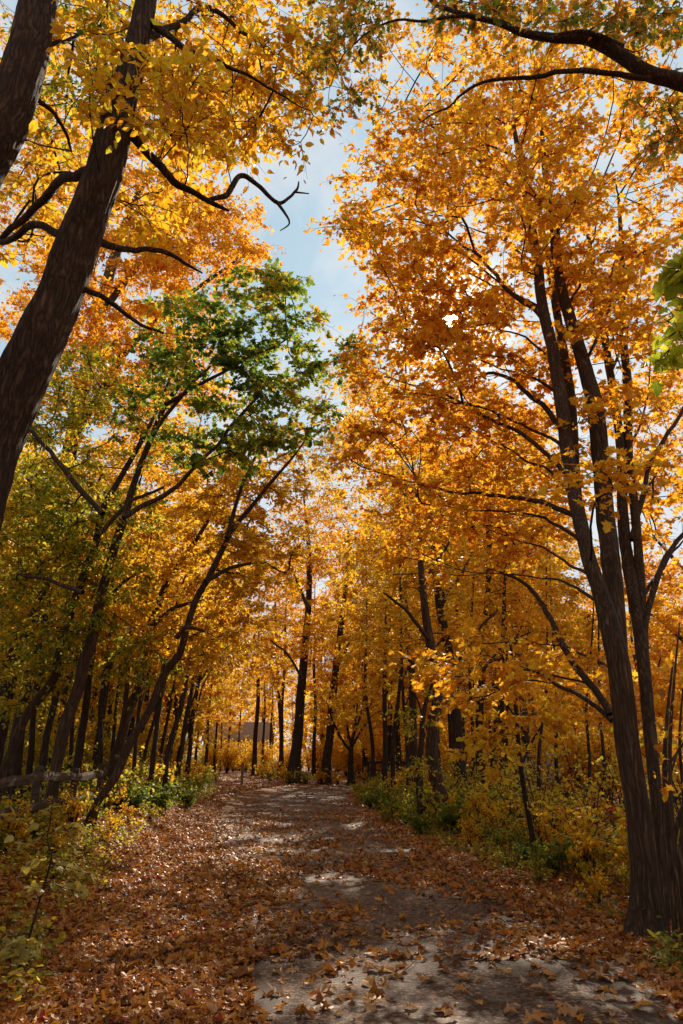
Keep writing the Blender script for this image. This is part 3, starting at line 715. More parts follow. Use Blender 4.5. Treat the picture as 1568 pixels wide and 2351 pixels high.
# the big multi-stemmed orange maple
B0 = gnd(1490, 2120)[1]
make_tree('maple_tree', 'huge orange maple with several dark stems rising beside the path bend',
    [G([(1486, 2150, 75.6), (1483, 2078, 59.4), (1470, 1907, 52.2), (1454, 1790, 51.3), (1438, 1693, 50.4), (1421, 1534, 48.6), (1402, 1440, 46.8, .1), (1375, 1350, 34.2, .2), (1352, 1282, 31.5, .3), (1328, 1180, 29.7, .6), (1308, 1083, 27.9, .9), (1290, 935, 28.8, 1.2), (1268, 800, 26.1, 1.5), (1245, 700, 23.4, 1.7), (1233, 600, 20.7, 2), (1213, 480, 17.1, 2.3), (1193, 370, 12.6, 2.5), (1178, 280, 7.2, 2.7)]),
     G([(1420, 1500, 39.6, .05), (1412, 1400, 41.4, .1), (1402, 1282, 40.5, .2), (1390, 1180, 38.7, .4), (1381, 1083, 36.9, .5), (1366, 935, 36.0, .7), (1345, 850, 30.6, .9), (1305, 720, 25.2, 1.2), (1283, 640, 23.4, 1.4), (1270, 500, 19.8, 1.7), (1252, 400, 12.6, 2), (1240, 250, 7.2, 2.2)], B0),
     G([(1327, 1165, 19.8, .62), (1318, 1060, 22.5, .95), (1308, 900, 21.6, 1.3), (1285, 760, 18.0, 1.8), (1262, 620, 13.5, 2.3), (1235, 470, 8.1, 2.8)], B0),
     G([(1534, 2140, 36.0, .1), (1529, 2078, 28.8, .1), (1514, 1907, 26.1, .15), (1493, 1693, 27.0, .3), (1474, 1500, 27.0, .5), (1452, 1350, 27.0, .8), (1440, 1282, 26.1, 1), (1430, 1180, 23.4, 1.2), (1425, 1033, 19.8, 1.6), (1410, 920, 18.0, 2), (1392, 800, 16.2, 2.3), (1372, 680, 13.5, 2.6), (1350, 540, 8.1, 3)], B0),
     G([(1482, 1540, 18.0, .5), (1474, 1400, 19.8, .7), (1467, 1282, 19.8, .9), (1455, 1150, 18.9, 1.2), (1443, 1033, 18.0, 1.6), (1440, 880, 18.9, 2), (1430, 760, 15.3, 2.4), (1428, 600, 10.8, 2.8), (1420, 450, 6.3, 3.2)], B0)],
    [G([(1388, 1392, 9, 0.1), (1328, 1358, 7, 0.6), (1238, 1328, 4, 1.4), (1058, 1306, 2, 2.5)], B0),
     G([(1368, 1335, 8, 0.2), (1308, 1292, 6, 0.8), (1218, 1250, 4, 1.6), (1108, 1210, 2, 2.6)], B0),
     G([(1345, 1250, 10, 0.4), (1285, 1215, 8, 0.9), (1195, 1184, 5, 1.7), (985, 1159, 2, 2.8)], B0),
     G([(1318, 1130, 8, 0.7), (1258, 1083, 6, 1.2), (1168, 1036, 4, 2.0), (1078, 987, 2, 3.1)], B0),
     G([(1300, 1030, 9, 1.0), (1240, 989, 7, 1.5), (1150, 950, 4, 2.3), (1000, 913, 2, 3.4)], B0),
     G([(1285, 905, 8, 1.3), (1225, 870, 6, 1.8), (1135, 839, 4, 2.6), (1005, 814, 2, 3.7)], B0),
     G([(1274, 830, 7, 1.4), (1214, 781, 5, 1.9), (1124, 731, 3, 2.7), (1074, 679, 2, 3.8)], B0),
     G([(1250, 715, 8, 1.7), (1190, 675, 6, 2.2), (1100, 637, 4, 3.0), (990, 603, 2, 4.1)], B0),
     G([(1236, 610, 7, 1.9), (1176, 567, 5, 2.4), (1086, 524, 3, 3.2), (1006, 483, 2, 4.3)], B0),
     G([(1222, 520, 6, 2.2), (1162, 474, 4, 2.7), (1072, 428, 3, 3.5), (1032, 382, 2, 4.6)], B0),
     G([(1420, 1540, 9, 0.1), (1360, 1510, 7, 0.6), (1270, 1485, 4, 1.4), (1040, 1470, 2, 2.5)], B0),
     G([(1448, 1230, 8, 1.0), (1490, 1120, 6, 1.2), (1540, 1010, 2, 1.5)], B0),
     G([(1430, 1060, 7, 1.5), (1475, 950, 5, 1.8), (1500, 800, 2, 2.2)], B0),
     G([(1400, 860, 7, 2.1), (1440, 760, 5, 2.3), (1470, 620, 2, 2.6)], B0),
     G([(1340, 840, 8, 0.9), (1390, 720, 6, 1.2), (1420, 560, 2, 1.6)], B0),
     G([(1300, 710, 7, 1.2), (1350, 600, 5, 1.5), (1370, 440, 2, 1.8)], B0),
     G([(1472, 1380, 9, 0.7), (1520, 1300, 7, 0.9), (1590, 1210, 2, 1.2)], B0),
     G([(1402, 1640, 19), (1370, 1590, 17, .2), (1310, 1510, 15, .7), (1260, 1430, 13, 1.2), (1212, 1362, 10, 1.8), (1150, 1320, 6, 2.5)], B0),
     G([(1405, 1655, 13), (1360, 1610, 11, .3), (1290, 1570, 9, .8), (1200, 1530, 7, 1.4), (1100, 1520, 4, 2)], B0),
     G([(1300, 1000, 13, 1), (1240, 930, 12, 1.6), (1190, 880, 10, 2), (1120, 860, 7, 2.6), (1040, 880, 4, 3)], B0),
     G([(1260, 745, 12, 1.6), (1200, 690, 11, 2), (1150, 640, 9, 2.4), (1080, 570, 6, 3), (1030, 530, 4, 3.4)], B0),
     G([(1330, 1190, 13, .6), (1250, 1160, 12, 1), (1170, 1140, 10, 1.5), (1060, 1130, 7, 2.2), (950, 1110, 4, 3)], B0),
     G([(1470, 1480, 16, .5), (1510, 1330, 14, .8), (1545, 1250, 11, 1), (1600, 1180, 8, 1.2)], B0),
     G([(1450, 1240, 14, 1), (1500, 1060, 11, 1.3), (1560, 950, 8, 1.6), (1620, 860, 5, 2)], B0),
     G([(1210, 470, 9, 2.3), (1120, 380, 8, 2.8), (1020, 310, 6, 3.4), (920, 250, 3, 4)], B0),
     G([(1330, 1130, 12, .7), (1230, 1010, 10, 1.3), (1120, 960, 8, 2), (1000, 900, 5, 2.8), (900, 870, 3, 3.4)], B0)],
    [(1060, 170, 230, 170, 11.5, 2.2, 85), (1310, 150, 240, 170, 10.5, 2.4, 80), (1220, 400, 260, 150, 10.5, 2.4, 95), (1012, 350, 172, 110, 11.5, 2, 50),
     (968, 520, 182, 110, 11.5, 1.8, 60), (1035, 680, 210, 130, 11.5, 2, 85), (1330, 640, 210, 170, 11, 2.4, 62), (945, 830, 140, 110, 11.5, 2, 48),
     (1150, 880, 190, 130, 11.5, 2, 70), (1000, 1020, 220, 110, 12, 2, 75), (1190, 1120, 170, 100, 11.5, 2, 46), (1060, 1230, 230, 90, 11.5, 2, 50),
     (1490, 900, 110, 200, 11.5, 2.4, 26), (1500, 450, 110, 230, 11.5, 2.4, 46), (1520, 1200, 80, 160, 11, 2, 16), (1150, 1540, 240, 80, 10, 1.8, 26), (1380, 1120, 70, 50, 6.9, .3, 6), (1400, 960, 90, 120, 9.4, .8, 10), (1360, 740, 90, 100, 9.8, .8, 12), (1300, 560, 90, 120, 10, .8, 14), (1440, 700, 80, 130, 10, .8, 12), (1040, 745, 120, 80, 11.5, 1.6, 15), (930, 700, 90, 60, 11.5, 1.4, 12), (815, 525, 90, 25, 11.5, 1, 6), (840, 400, 60, 30, 11.5, 1, 6)],
    'orange', 'bark2', nl=40, rad=0.66, lod=0, flat=0.35, tip=0.006, bf=0.45, sides=72, flare=0.42, ridge=.05, fine=12, rough=.08)

# tall leaning trunk, upper corner
make_tree('hickory_tree', 'thick furrowed trunk leaning over the path with golden leaves and a bare crooked limb',
    [G([(-330, 2380, 190), (-230, 1900, 165), (-130, 1450, 140), (-50, 1120, 122), (22, 930, 110), (82, 800, 104), (126, 700, 98), (163, 600, 92), (202, 500, 84), (237, 400, 77), (264, 300, 66), (289, 200, 58), (313, 110, 50), (336, 0, 44), (352, -120, 38), (360, -300, 26)])],
    [[(255, 300, 26, 5.4), (300, 305, 24, 5.5), (345, 352, 20, 5.6), (398, 418, 17, 5.7), (450, 448, 14, 5.8), (492, 468, 11, 5.9), (525, 486, 5, 5.9)],
     [(478, 460, 10, 5.86), (520, 442, 13, 5.9), (553, 406, 12, 6.0), (595, 430, 10, 6.1), (636, 463, 9, 6.2), (662, 455, 7, 6.2), (680, 438, 6, 6.3), (685, 418, 3, 6.3)],
     [(634, 462, 8, 6.2), (654, 490, 6, 6.2), (664, 514, 4, 6.2), (643, 530, 2, 6.2)],
     [(676, 441, 5, 6.25), (709, 445, 2.5, 6.3)],
     [(175, 560, 20, 5.3), (235, 560, 18, 5.5), (300, 570, 14, 5.8), (375, 578, 11, 6.1), (430, 610, 8, 6.4), (466, 630, 4, 6.5)],
     [(140, 650, 16, 5.3), (190, 660, 14, 5.4), (245, 688, 12, 5.6), (310, 740, 9, 5.8), (378, 766, 5, 6)],
     [(170, 545, 20, 5.3), (110, 524, 18, 5.6), (60, 531, 16, 5.9), (0, 552, 13, 6.3), (-80, 560, 9, 6.8)],
     [(235, 380, 22, 5.4), (170, 400, 22, 5.8), (120, 428, 20, 6.2), (60, 490, 17, 6.8), (0, 545, 14, 7.4)],
     [(320, 95, 22, 5.4), (400, 60, 16, 5.7), (480, 20, 12, 6), (560, 80, 8, 6.4), (580, 90, 4, 6.5)],
     [(330, 40, 20, 5.4), (430, 110, 13, 5.3), (520, 150, 9, 5.4), (600, 190, 6, 5.6), (680, 240, 3, 5.8)]],
    [(470, 90, 230, 130, 6.6, 1.1, 70), (640, 130, 120, 130, 7, 1, 26), (420, 250, 170, 110, 6.2, 1.0, 40), (620, 270, 110, 80, 6.8, .8, 24), (310, 190, 160, 120, 4.8, .4, 16),
     (450, 330, 120, 70, 6.4, .8, 20), (130, 300, 130, 180, 7.4, 1, 34), (60, 500, 120, 130, 8, 1, 22), (330, 470, 130, 80, 7.5, .9, 20), (200, 60, 140, 90, 6.4, 1, 24)],
    'gold', 'bark', nl=26, rad=0.42, lod=0, flat=0.7, tip=0.004, bf=0.4, sides=110, rough=0.08, flare=0.35, ridge=.06, fine=26)
make_tree('hickory_tree', 'steep dark trunk cut off by the upper corner with yellow green leaves',
    [G([(-560, 2420, 150), (-430, 1700, 130), (-280, 1000, 110), (-130, 560, 100), (-40, 380, 96), (20, 262, 92), (58, 140, 84), (86, 10, 74), (108, -110, 64), (120, -300, 50)])],
    [[(70, 100, 14, 5.2), (130, 108, 10, 5.4), (180, 85, 8, 5.6), (235, 50, 6, 5.8), (260, -20, 4, 6)], [(40, 200, 16, 5.2), (110, 250, 10, 5.6), (150, 300, 8, 5.9), (165, 350, 5, 6.2)]],
    [(120, 60, 160, 100, 6, .8, 22), (60, 250, 130, 130, 6.6, .8, 20), (200, 230, 90, 90, 6.2, .6, 12)],
    'lime', 'bark', nl=24, rad=0.4, flat=0.7, tip=0.004, sides=80, rough=0.06, ridge=.045, fine=20)

# leaning slender trees along the fence
make_tree('leaning_tree', 'slender forked tree leaning over the path with dark green maple foliage at its tip',
    [G([(104, 1900, 36), (121, 1810, 25), (127, 1775, 24), (140, 1703, 27), (158, 1640, 27), (180, 1580, 26), (193, 1520, 26), (207, 1484, 25), (228, 1384, 22), (255, 1284, 20), (285, 1185, 18, .1), (318, 1080, 14, .3), (362, 970, 14, .5), (382, 925, 12, .6), (430, 860, 9, .9), (470, 780, 6, 1.2), (510, 700, 4, 1.4)])],
    [[(283, 1190, 13, 11.5), (345, 1150, 12, 11.8), (402, 1108, 10, 12.1), (480, 1040, 8, 12.5), (555, 955, 8, 13), (620, 870, 5, 13.3)],
     [(380, 930, 10, 12.2), (460, 885, 8, 12.5), (560, 830, 6, 12.9), (660, 780, 4, 13.3)],
     [(350, 1000, 10, 12), (420, 900, 8, 12.4), (480, 840, 5, 12.6)]],
    [(600, 720, 150, 95, 13, 1.5, 30), (680, 830, 115, 120, 13.4, 1.5, 30), (540, 860, 170, 110, 13, 1.5, 34), (420, 890, 130, 90, 12.8, 1.4, 18), (510, 1030, 150, 60, 12.8, 1.4, 14), (660, 950, 120, 60, 13.4, 1.2, 18), (420, 760, 90, 80, 12.6, 1, 18), (560, 1010, 110, 40, 13, 1, 14), (815, 795, 35, 22, 13.6, .4, 4), (640, 650, 70, 40, 13.2, .7, 12)],
    'green', 'bark2', nl=42, rad=0.6, flat=0.38, tip=0.005)
make_tree('leaning_tree', 'thin wavy trunk behind the rail fence carrying yellow green foliage',
    [G([(-60, 1900, 34), (-15, 1820, 26), (8, 1775, 23), (35, 1703, 22), (62, 1640, 21), (122, 1560, 20), (133, 1505, 18), (136, 1484, 17), (150, 1440, 18), (170, 1384, 19), (200, 1300, 18), (219, 1250, 16), (236, 1170, 15), (272, 1105, 13, .2), (332, 1000, 10, .4), (365, 930, 8, .6), (400, 840, 6, .8), (430, 740, 4, 1)])],
    [[(236, 1180, 14, 11.6), (150, 1080, 12, 11.9), (70, 1000, 9, 12.2), (0, 960, 6, 12.5)], [(190, 1360, 12, 11.5), (110, 1330, 9, 11.9), (40, 1320, 6, 12.3)],
     [(225, 1230, 12, 11.5), (300, 1150, 9, 11.9), (380, 1120, 6, 12.3)]],
    [(110, 1080, 140, 120, 13.3, 1.4, 60), (180, 1240, 150, 100, 13.5, 1.4, 52), (60, 1250, 100, 110, 13.700000000000001, 1.2, 40), (250, 880, 150, 100, 13.9, 1.4, 46), (90, 900, 110, 100, 14.100000000000001, 1.4, 36), (350, 1010, 100, 60, 13.700000000000001, 1, 18), (60, 1420, 90, 80, 13.700000000000001, 1, 24), (230, 1420, 90, 70, 13.9, 1, 18)],
    'lime', 'bark2', nl=60, rad=0.5, flat=0.8, tip=0.005)
make_tree('leaning_tree', 'straight slim tree with split bark rooted at the path verge and golden compound foliage',
    [G([(204, 1903, 26), (222, 1847, 18), (245, 1812, 18), (269, 1775, 19), (300, 1703, 19), (343, 1631, 18), (376, 1550, 17), (406, 1510, 17), (418, 1484, 16), (447, 1384, 15), (482, 1320, 14), (532, 1220, 12, .2), (580, 1160, 10, .4), (620, 1110, 8, .6), (680, 1040, 5, .9), (720, 980, 3, 1.2)])],
    [[(470, 1335, 12, 13.5), (540, 1300, 9, 13.8), (610, 1290, 6, 14.2)], [(405, 1465, 12, 13.3), (430, 1440, 10, 13.2), (470, 1450, 6, 13.1)], [(520, 1235, 11, 13.6), (560, 1100, 8, 14), (590, 1030, 5, 14.4)]],
    [(540, 1130, 120, 90, 15.6, 1.2, 50), (640, 1080, 100, 70, 16.0, 1.2, 34), (500, 1290, 120, 80, 15.200000000000001, 1.3, 44), (620, 1260, 100, 90, 15.8, 1.2, 36), (430, 1480, 110, 80, 15.0, 1.2, 34), (560, 1440, 90, 80, 15.4, 1.2, 22)],
    'amber', 'bark2', nl=70, rad=0.52, flat=0.75, tip=0.005)
make_tree('leaning_tree', 'dark curved trunk behind the split barked slim tree, bending twice',
    [G([(232, 1860, 28), (254, 1767, 22), (276, 1703, 23), (295, 1631, 22), (322, 1570, 21), (320, 1520, 19), (338, 1470, 18), (352, 1420, 17), (385, 1335, 15), (430, 1270, 12, .2), (480, 1190, 9, .4), (510, 1120, 6, .6), (560, 1030, 4, .8)])],
    [[(345, 1440, 14, 15.5), (395, 1400, 10, 15.8), (450, 1380, 6, 16.1)]],
    [(360, 1240, 140, 100, 17.400000000000002, 1.4, 48), (460, 1150, 110, 80, 17.8, 1.4, 36), (320, 1420, 110, 90, 17.2, 1.4, 34), (420, 1040, 90, 60, 17.6, 1.2, 20), (480, 1400, 80, 80, 17.6, 1.2, 20)],
    'gold', 'bark2', nl=75, rad=0.55, lod=1, flat=0.75, tip=0.005)
make_tree('leaning_tree', 'upright slim tree just behind the fence post with olive foliage',
    [G([(158, 1860, 24), (179, 1745, 19), (185, 1703, 18), (196, 1632, 17), (206, 1540, 15), (214, 1480, 14), (232, 1370, 11), (262, 1260, 8, .2), (300, 1160, 5, .4), (330, 1080, 3, .5)])],
    [[(225, 1400, 10, 14.5), (280, 1340, 7, 14.8), (330, 1310, 4, 15)]],
    [(240, 1330, 100, 90, 14.6, 1.2, 26), (320, 1500, 90, 70, 14.5, 1.2, 20), (150, 1500, 90, 80, 14.6, 1.2, 24), (330, 1160, 70, 60, 14.8, 1, 14)],
    'lime', 'bark3', nl=70, rad=0.5, lod=1, flat=0.8, tip=0.0035)
make_tree('leaning_tree', 'dim trunk at the far end of the fence leaning out of the shade',
    [G([(-40, 1870, 36), (-2, 1700, 30), (25, 1560, 27), (70, 1430, 22), (112, 1330, 17), (150, 1250, 12), (200, 1150, 8), (240, 1080, 4)])],
    [], [(60, 1330, 120, 110, 14.6, 1.4, 30), (140, 1150, 130, 90, 15, 1.4, 30), (40, 1550, 100, 80, 14.6, 1.2, 26)],
    'lime', 'bark3', nl=70, rad=0.55, lod=1, flat=0.8, tip=0.0035)
# tall orange tree standing further back on the same side
make_tree('maple_tree', 'tall orange maple behind the leaning furrowed trunk, its crown meeting the open sky',
    [G([(60, 1830, 50), (90, 1500, 44), (140, 1150, 38), (200, 850, 32), (260, 600, 24), (330, 420, 15), (400, 320, 7)])],
    [[(170, 1000, 20, 19.6), (300, 800, 15, 19.9), (430, 680, 10, 20.2), (540, 600, 6, 20.5)], [(230, 720, 18, 19.5), (360, 560, 12, 19.9), (480, 480, 7, 20.3)]],
    [(455, 560, 150, 120, 19.5, 2.5, 85), (300, 480, 190, 150, 19, 2.5, 80), (110, 420, 150, 160, 19, 2.5, 60), (320, 700, 190, 110, 19, 2.5, 70), (100, 700, 140, 140, 19, 2.5, 55), (520, 530, 65, 70, 20, 1.5, 16), (380, 880, 170, 110, 18.5, 2.5, 55), (300, 250, 220, 150, 20, 2, 50), (160, 120, 200, 130, 20, 2, 40), (500, 160, 170, 150, 21, 2, 40)],
    'orange', 'bark2', nl=110, rad=0.85, lod=1, flat=0.55, tip=0.004, twigs=False, size=1.05)

# trees round the bend
make_tree('maple_tree', 'stout leaning trunk with flared base at the bend where the leafy trail begins',
    [G([(677, 1799, 38), (676, 1750, 26), (684, 1690, 23), (690, 1600, 21), (700, 1490, 18), (708, 1390, 15), (710, 1290, 12), (704, 1200, 7), (696, 1130, 4)])],
    [[(708, 1400, 9, 44), (680, 1330, 6, 44), (650, 1270, 4, 44)], [(695, 1560, 7, 44), (660, 1500, 5, 44), (620, 1470, 3, 44)]],
    [(690, 1230, 100, 120, 50, 4, 70), (620, 1330, 90, 90, 50, 4, 46), (740, 1350, 80, 100, 50, 4, 46), (680, 1470, 100, 60, 50, 4, 40), (600, 1480, 90, 60, 49, 4, 30)],
    'orange', 'bark3', nl=90, rad=1.2, lod=2, flat=0.45, tip=0.006, twigs=False, size=1.6, sides=14)
make_tree('maple_tree', 'straight grey trunk second from the trail post beside the path bend',
    [G([(745, 1800, 26), (750, 1740, 20), (757, 1690, 19), (768, 1560, 17), (785, 1420, 13), (796, 1320, 9), (800, 1220, 5)])],
    [[(770, 1545, 7, 44), (800, 1480, 5, 44), (830, 1450, 3, 44)]],
    [(800, 1220, 90, 110, 50, 4, 60), (860, 1340, 80, 90, 50, 4, 44), (780, 1450, 90, 70, 50, 4, 40), (860, 1500, 70, 60, 50, 4, 26), (740, 1130, 70, 70, 51, 3, 24)],
    'amber', 'bark3', nl=90, rad=1.2, lod=2, flat=0.5, tip=0.006, twigs=False, size=1.6)
make_tree('maple_tree', 'thin pole of a tree left standing between the trail post and the stout leaning trunk',
    [G([(648, 1778, 12), (645, 1690, 8), (638, 1560, 7), (633, 1440, 6), (631, 1330, 4)])], [],
    [(630, 1400, 60, 90, 52, 3, 26), (600, 1560, 60, 40, 52, 3, 14)], 'amber', 'bark3', nl=80, rad=1.2, lod=2, tip=0.006, twigs=False, size=1.7)
make_tree('ornamental_tree', 'small low forked tree with many rising limbs near the dark railing',
    [G([(806, 1803, 16), (805, 1760, 12), (806, 1725, 11), (808, 1700, 8), (816, 1660, 5), (822, 1600, 3)])],
    [[(806, 1722, 8, 43), (785, 1700, 6, 43), (762, 1650, 5, 43), (750, 1610, 2, 43)], [(807, 1712, 6, 43), (795, 1660, 4, 43), (785, 1610, 2, 43)], [(808, 1715, 6, 43), (835, 1670, 5, 43), (858, 1640, 3, 43), (880, 1630, 2, 43)], [(808, 1700, 6, 43), (828, 1640, 4, 43), (836, 1590, 2, 43)]],
    [(810, 1600, 90, 50, 43, 2, 26), (770, 1640, 50, 30, 43, 2, 8), (860, 1640, 50, 40, 43, 2, 10)], 'amber', 'twig', nl=60, rad=1.0, lod=2, tip=0.006, size=1.5, twigs=False)
make_tree('maple_tree', 'bowed dark trunk leaning out of the shrubs where the path narrows',
    [G([(1028, 1895, 40), (1012, 1830, 31), (1000, 1780, 30), (991, 1720, 28), (1001, 1640, 26), (1005, 1560, 24), (990, 1490, 22), (976, 1400, 18), (966, 1300, 14), (962, 1190, 9), (950, 1080, 5)])],
    [[(985, 1470, 10, 18.6), (930, 1400, 8, 18.4), (880, 1360, 4, 18.2)], [(970, 1340, 9, 18.8), (1020, 1260, 6, 19), (1070, 1200, 3, 19.2)]],
    [(930, 1150, 150, 120, 22, 2.2, 75), (900, 1330, 130, 100, 21.6, 2.2, 55), (1010, 1300, 130, 110, 22, 2.2, 55), (930, 1480, 120, 70, 21.4, 2, 34), (1050, 1440, 110, 80, 21.8, 2, 34), (835, 930, 100, 110, 23, 2.5, 40), (760, 1050, 90, 80, 24, 2.5, 30), (860, 1020, 110, 90, 23, 2, 36)],
    'amber', 'bark2', nl=54, rad=0.75, lod=1, flat=0.5, tip=0.004, twigs=False, size=1.1)
make_tree('maple_tree', 'dark trunk rising right behind the bowed trunk among the shrubs',
    [G([(1068, 1870, 34), (1056, 1780, 28), (1050, 1700, 27), (1041, 1600, 25), (1030, 1500, 22), (1011, 1400, 19), (996, 1290, 15), (989, 1190, 10), (985, 1080, 5)])],
    [[(1035, 1540, 10, 21), (1090, 1460, 7, 21.3), (1140, 1400, 4, 21.6)], [(1010, 1390, 9, 21), (1060, 1310, 6, 21.3), (1100, 1230, 3, 21.5)]],
    [(1060, 1200, 140, 110, 24.2, 2.2, 60), (1150, 1350, 130, 100, 24.2, 2.2, 55), (1120, 1480, 120, 80, 24.2, 2, 40), (1000, 1100, 130, 90, 25.2, 2, 40)],
    'orange', 'bark3', nl=54, rad=0.8, lod=1, flat=0.45, tip=0.004, twigs=False, size=1.1)
make_tree('maple_tree', 'slim dark trunk between the bowed trunk and the leaning sapling',
    [G([(1108, 1860, 24), (1102, 1750, 19), (1100, 1650, 18), (1110, 1500, 16), (1120, 1350, 13), (1126, 1200, 9), (1130, 1080, 5)])],
    [[(1106, 1540, 8, 22.5), (1160, 1480, 5, 22.8), (1220, 1450, 3, 23)]],
    [(1180, 1240, 140, 110, 26.5, 2.2, 55), (1250, 1400, 130, 110, 26.5, 2.2, 50), (1250, 1560, 120, 70, 26.0, 2, 34), (1330, 1300, 100, 90, 26.5, 2, 26), (1120, 1050, 120, 90, 27.5, 2, 30)],
    'amber', 'bark3', nl=54, rad=0.8, lod=1, flat=0.45, tip=0.004, twigs=False, size=1.15)
make_tree('vine_snag', 'twisted dark stem wrapped in vines beside the bowed trunk',
    [G([(972, 1875, 24), (966, 1820, 19), (962, 1770, 17), (968, 1700, 13), (972, 1640, 11), (985, 1590, 7), (1000, 1550, 3)])],
    [[(962, 1872, 5, 18), (958, 1800, 5, 18), (966, 1740, 4, 18), (975, 1680, 3, 18)], [(972, 1650, 5, 18.2), (955, 1600, 4, 18.1), (930, 1570, 2, 18)]],
    [(960, 1620, 60, 60, 18.1, .8, 10), (965, 1780, 30, 60, 18.1, .4, 8)], 'lime', 'bark3', nl=40, rad=0.4, lod=1, tip=0.003)
make_tree('sapling', 'thin leaning sapling rising straight out of the green shrubs',
    [G([(1232, 1985, 15), (1222, 1920, 13), (1206, 1830, 12), (1193, 1740, 11), (1186, 1650, 10), (1178, 1540, 8), (1170, 1460, 4)])],
    [[(1196, 1760, 6, 11.6), (1230, 1690, 5, 11.8), (1265, 1640, 3, 12)], [(1186, 1650, 5, 11.6), (1150, 1600, 4, 11.8), (1120, 1580, 2, 12)]],
    [(1190, 1600, 90, 70, 11.7, .8, 14), (1130, 1700, 70, 80, 11.8, .8, 14), (1260, 1660, 60, 60, 11.8, .7, 10)], 'gold', 'twig', nl=40, rad=0.36, lod=0, tip=0.003)
make_tree('maple_tree', 'loose orange maple standing on the lower ground past the multi-stemmed giant',
    [G([(1650, 1850, 40), (1640, 1600, 34), (1620, 1350, 27), (1600, 1100, 19), (1580, 900, 11), (1570, 760, 5)])],
    [[(1640, 1560, 16, 20), (1580, 1480, 12, 20), (1520, 1430, 8, 20), (1470, 1400, 4, 20)], [(1625, 1400, 14, 20), (1560, 1300, 10, 20), (1500, 1230, 5, 20)]],
    [(1510, 1080, 90, 100, 20, 2, 34), (1540, 900, 90, 100, 20, 2, 30), (1480, 1330, 90, 60, 20, 2, 20), (1540, 1450, 80, 100, 20, 2, 34), (1440, 1600, 120, 80, 20, 2, 36), (1530, 1640, 70, 90, 20, 2, 26)],
    'orange', 'bark2', nl=90, rad=0.75, lod=1, tip=0.004, twigs=False, size=1.1)

for (u, v, w, du, tv) in ((378, 1850, 12, 75, 1380), (398, 1836, 11, 80, 1420), (421, 1825, 10, 60, 1440), (341, 1858, 12, 55, 1400), (98, 1850, 17, 60, 1330), (60, 1845, 15, 48, 1380),
                           (218, 1848, 13, 40, 1400), (30, 1850, 20, 70, 1300), (268, 1850, 11, 34, 1380), (360, 1835, 8, 60, 1430), (150, 1846, 10, 50, 1400), (300, 1846, 9, 45, 1420), (410, 1818, 8, 50, 1470), (250, 1840, 9, 40, 1400), (330, 1838, 8, 50, 1430), (120, 1842, 11, 45, 1380), (385, 1822, 7, 60, 1450)):
    Yb = gnd(u, v)[1]; j = rng.uniform(-9, 9)
    make_tree('slim_tree', 'slim dark trunk in the row leaning over the shaded verge shrubs', [G([(u, v, w*1.25), (u + du*.18 + j, v*.75 + tv*.25, w), (u + du*.5 - j, v*.45 + tv*.55, w*.8), (u + du*1.1, tv, w*.45), (u + du*1.9, tv - 130, 2)])],
              [[(u + du*.45, v*.5 + tv*.5, w*.45, Yb), (u + du*.9, v*.3 + tv*.7, w*.3, Yb + .3), (u + du*1.6, v*.15 + tv*.85, 2, Yb + .6)]],
              [(u + du*1.5, tv - 60, 55, 80, Yb + 1.2, 1.2, 12), (u + du*.9, tv + 60, 50, 40, Yb + 1.6, 1, 6)], rng.choice(['lime', 'amber', 'gold']), 'bark3', 'slim trunks leaning over the verge', nl=60, rad=.7, lod=2, twigs=False, tip=.006, size=1.4, sides=8)
for (u, v, w, du, tv) in ((905, 1856, 10, 14, 1330), (938, 1868, 9, -18, 1380), (1146, 1880, 12, 16, 1250), (1168, 1878, 8, -10, 1330), (880, 1846, 12, 8, 1360), (1286, 1875, 9, -20, 1400), (1342, 1885, 8, 18, 1450), (1388, 1892, 8, -14, 1420), (852, 1830, 9, -10, 1420), (1078, 1870, 9, 10, 1300), (1240, 1880, 8, 14, 1350)):
    Yb = gnd(u, v)[1] + 2; j = rng.uniform(-8, 8)
    make_tree('slim_tree', 'slim upright dark trunk standing among the thicket on the far side of the verge', [G([(u, v, w*1.25), (u + du*.3 + j, v*.72 + tv*.28, w), (u + du*.6 - j, v*.4 + tv*.6, w*.8), (u + du, tv, w*.5), (u + du*1.2, tv - 130, 2)], Yb)],
              [[(u + du*.5, v*.5 + tv*.5, w*.4, Yb), (u + du*.5 + 30, v*.35 + tv*.65, w*.3, Yb + .3), (u + du + 60, v*.2 + tv*.8, 2, Yb + .6)]],
              [(u + du, tv - 60, 60, 80, Yb + 2, 1.2, 14), (u + du*.7, tv + 70, 60, 50, Yb + 2.2, 1, 7)], rng.choice(['orange', 'amber', 'gold']), 'bark3', 'slim upright trunks in the thicket', nl=60, rad=.7, lod=2, twigs=False, tip=.006, size=1.4, sides=8)

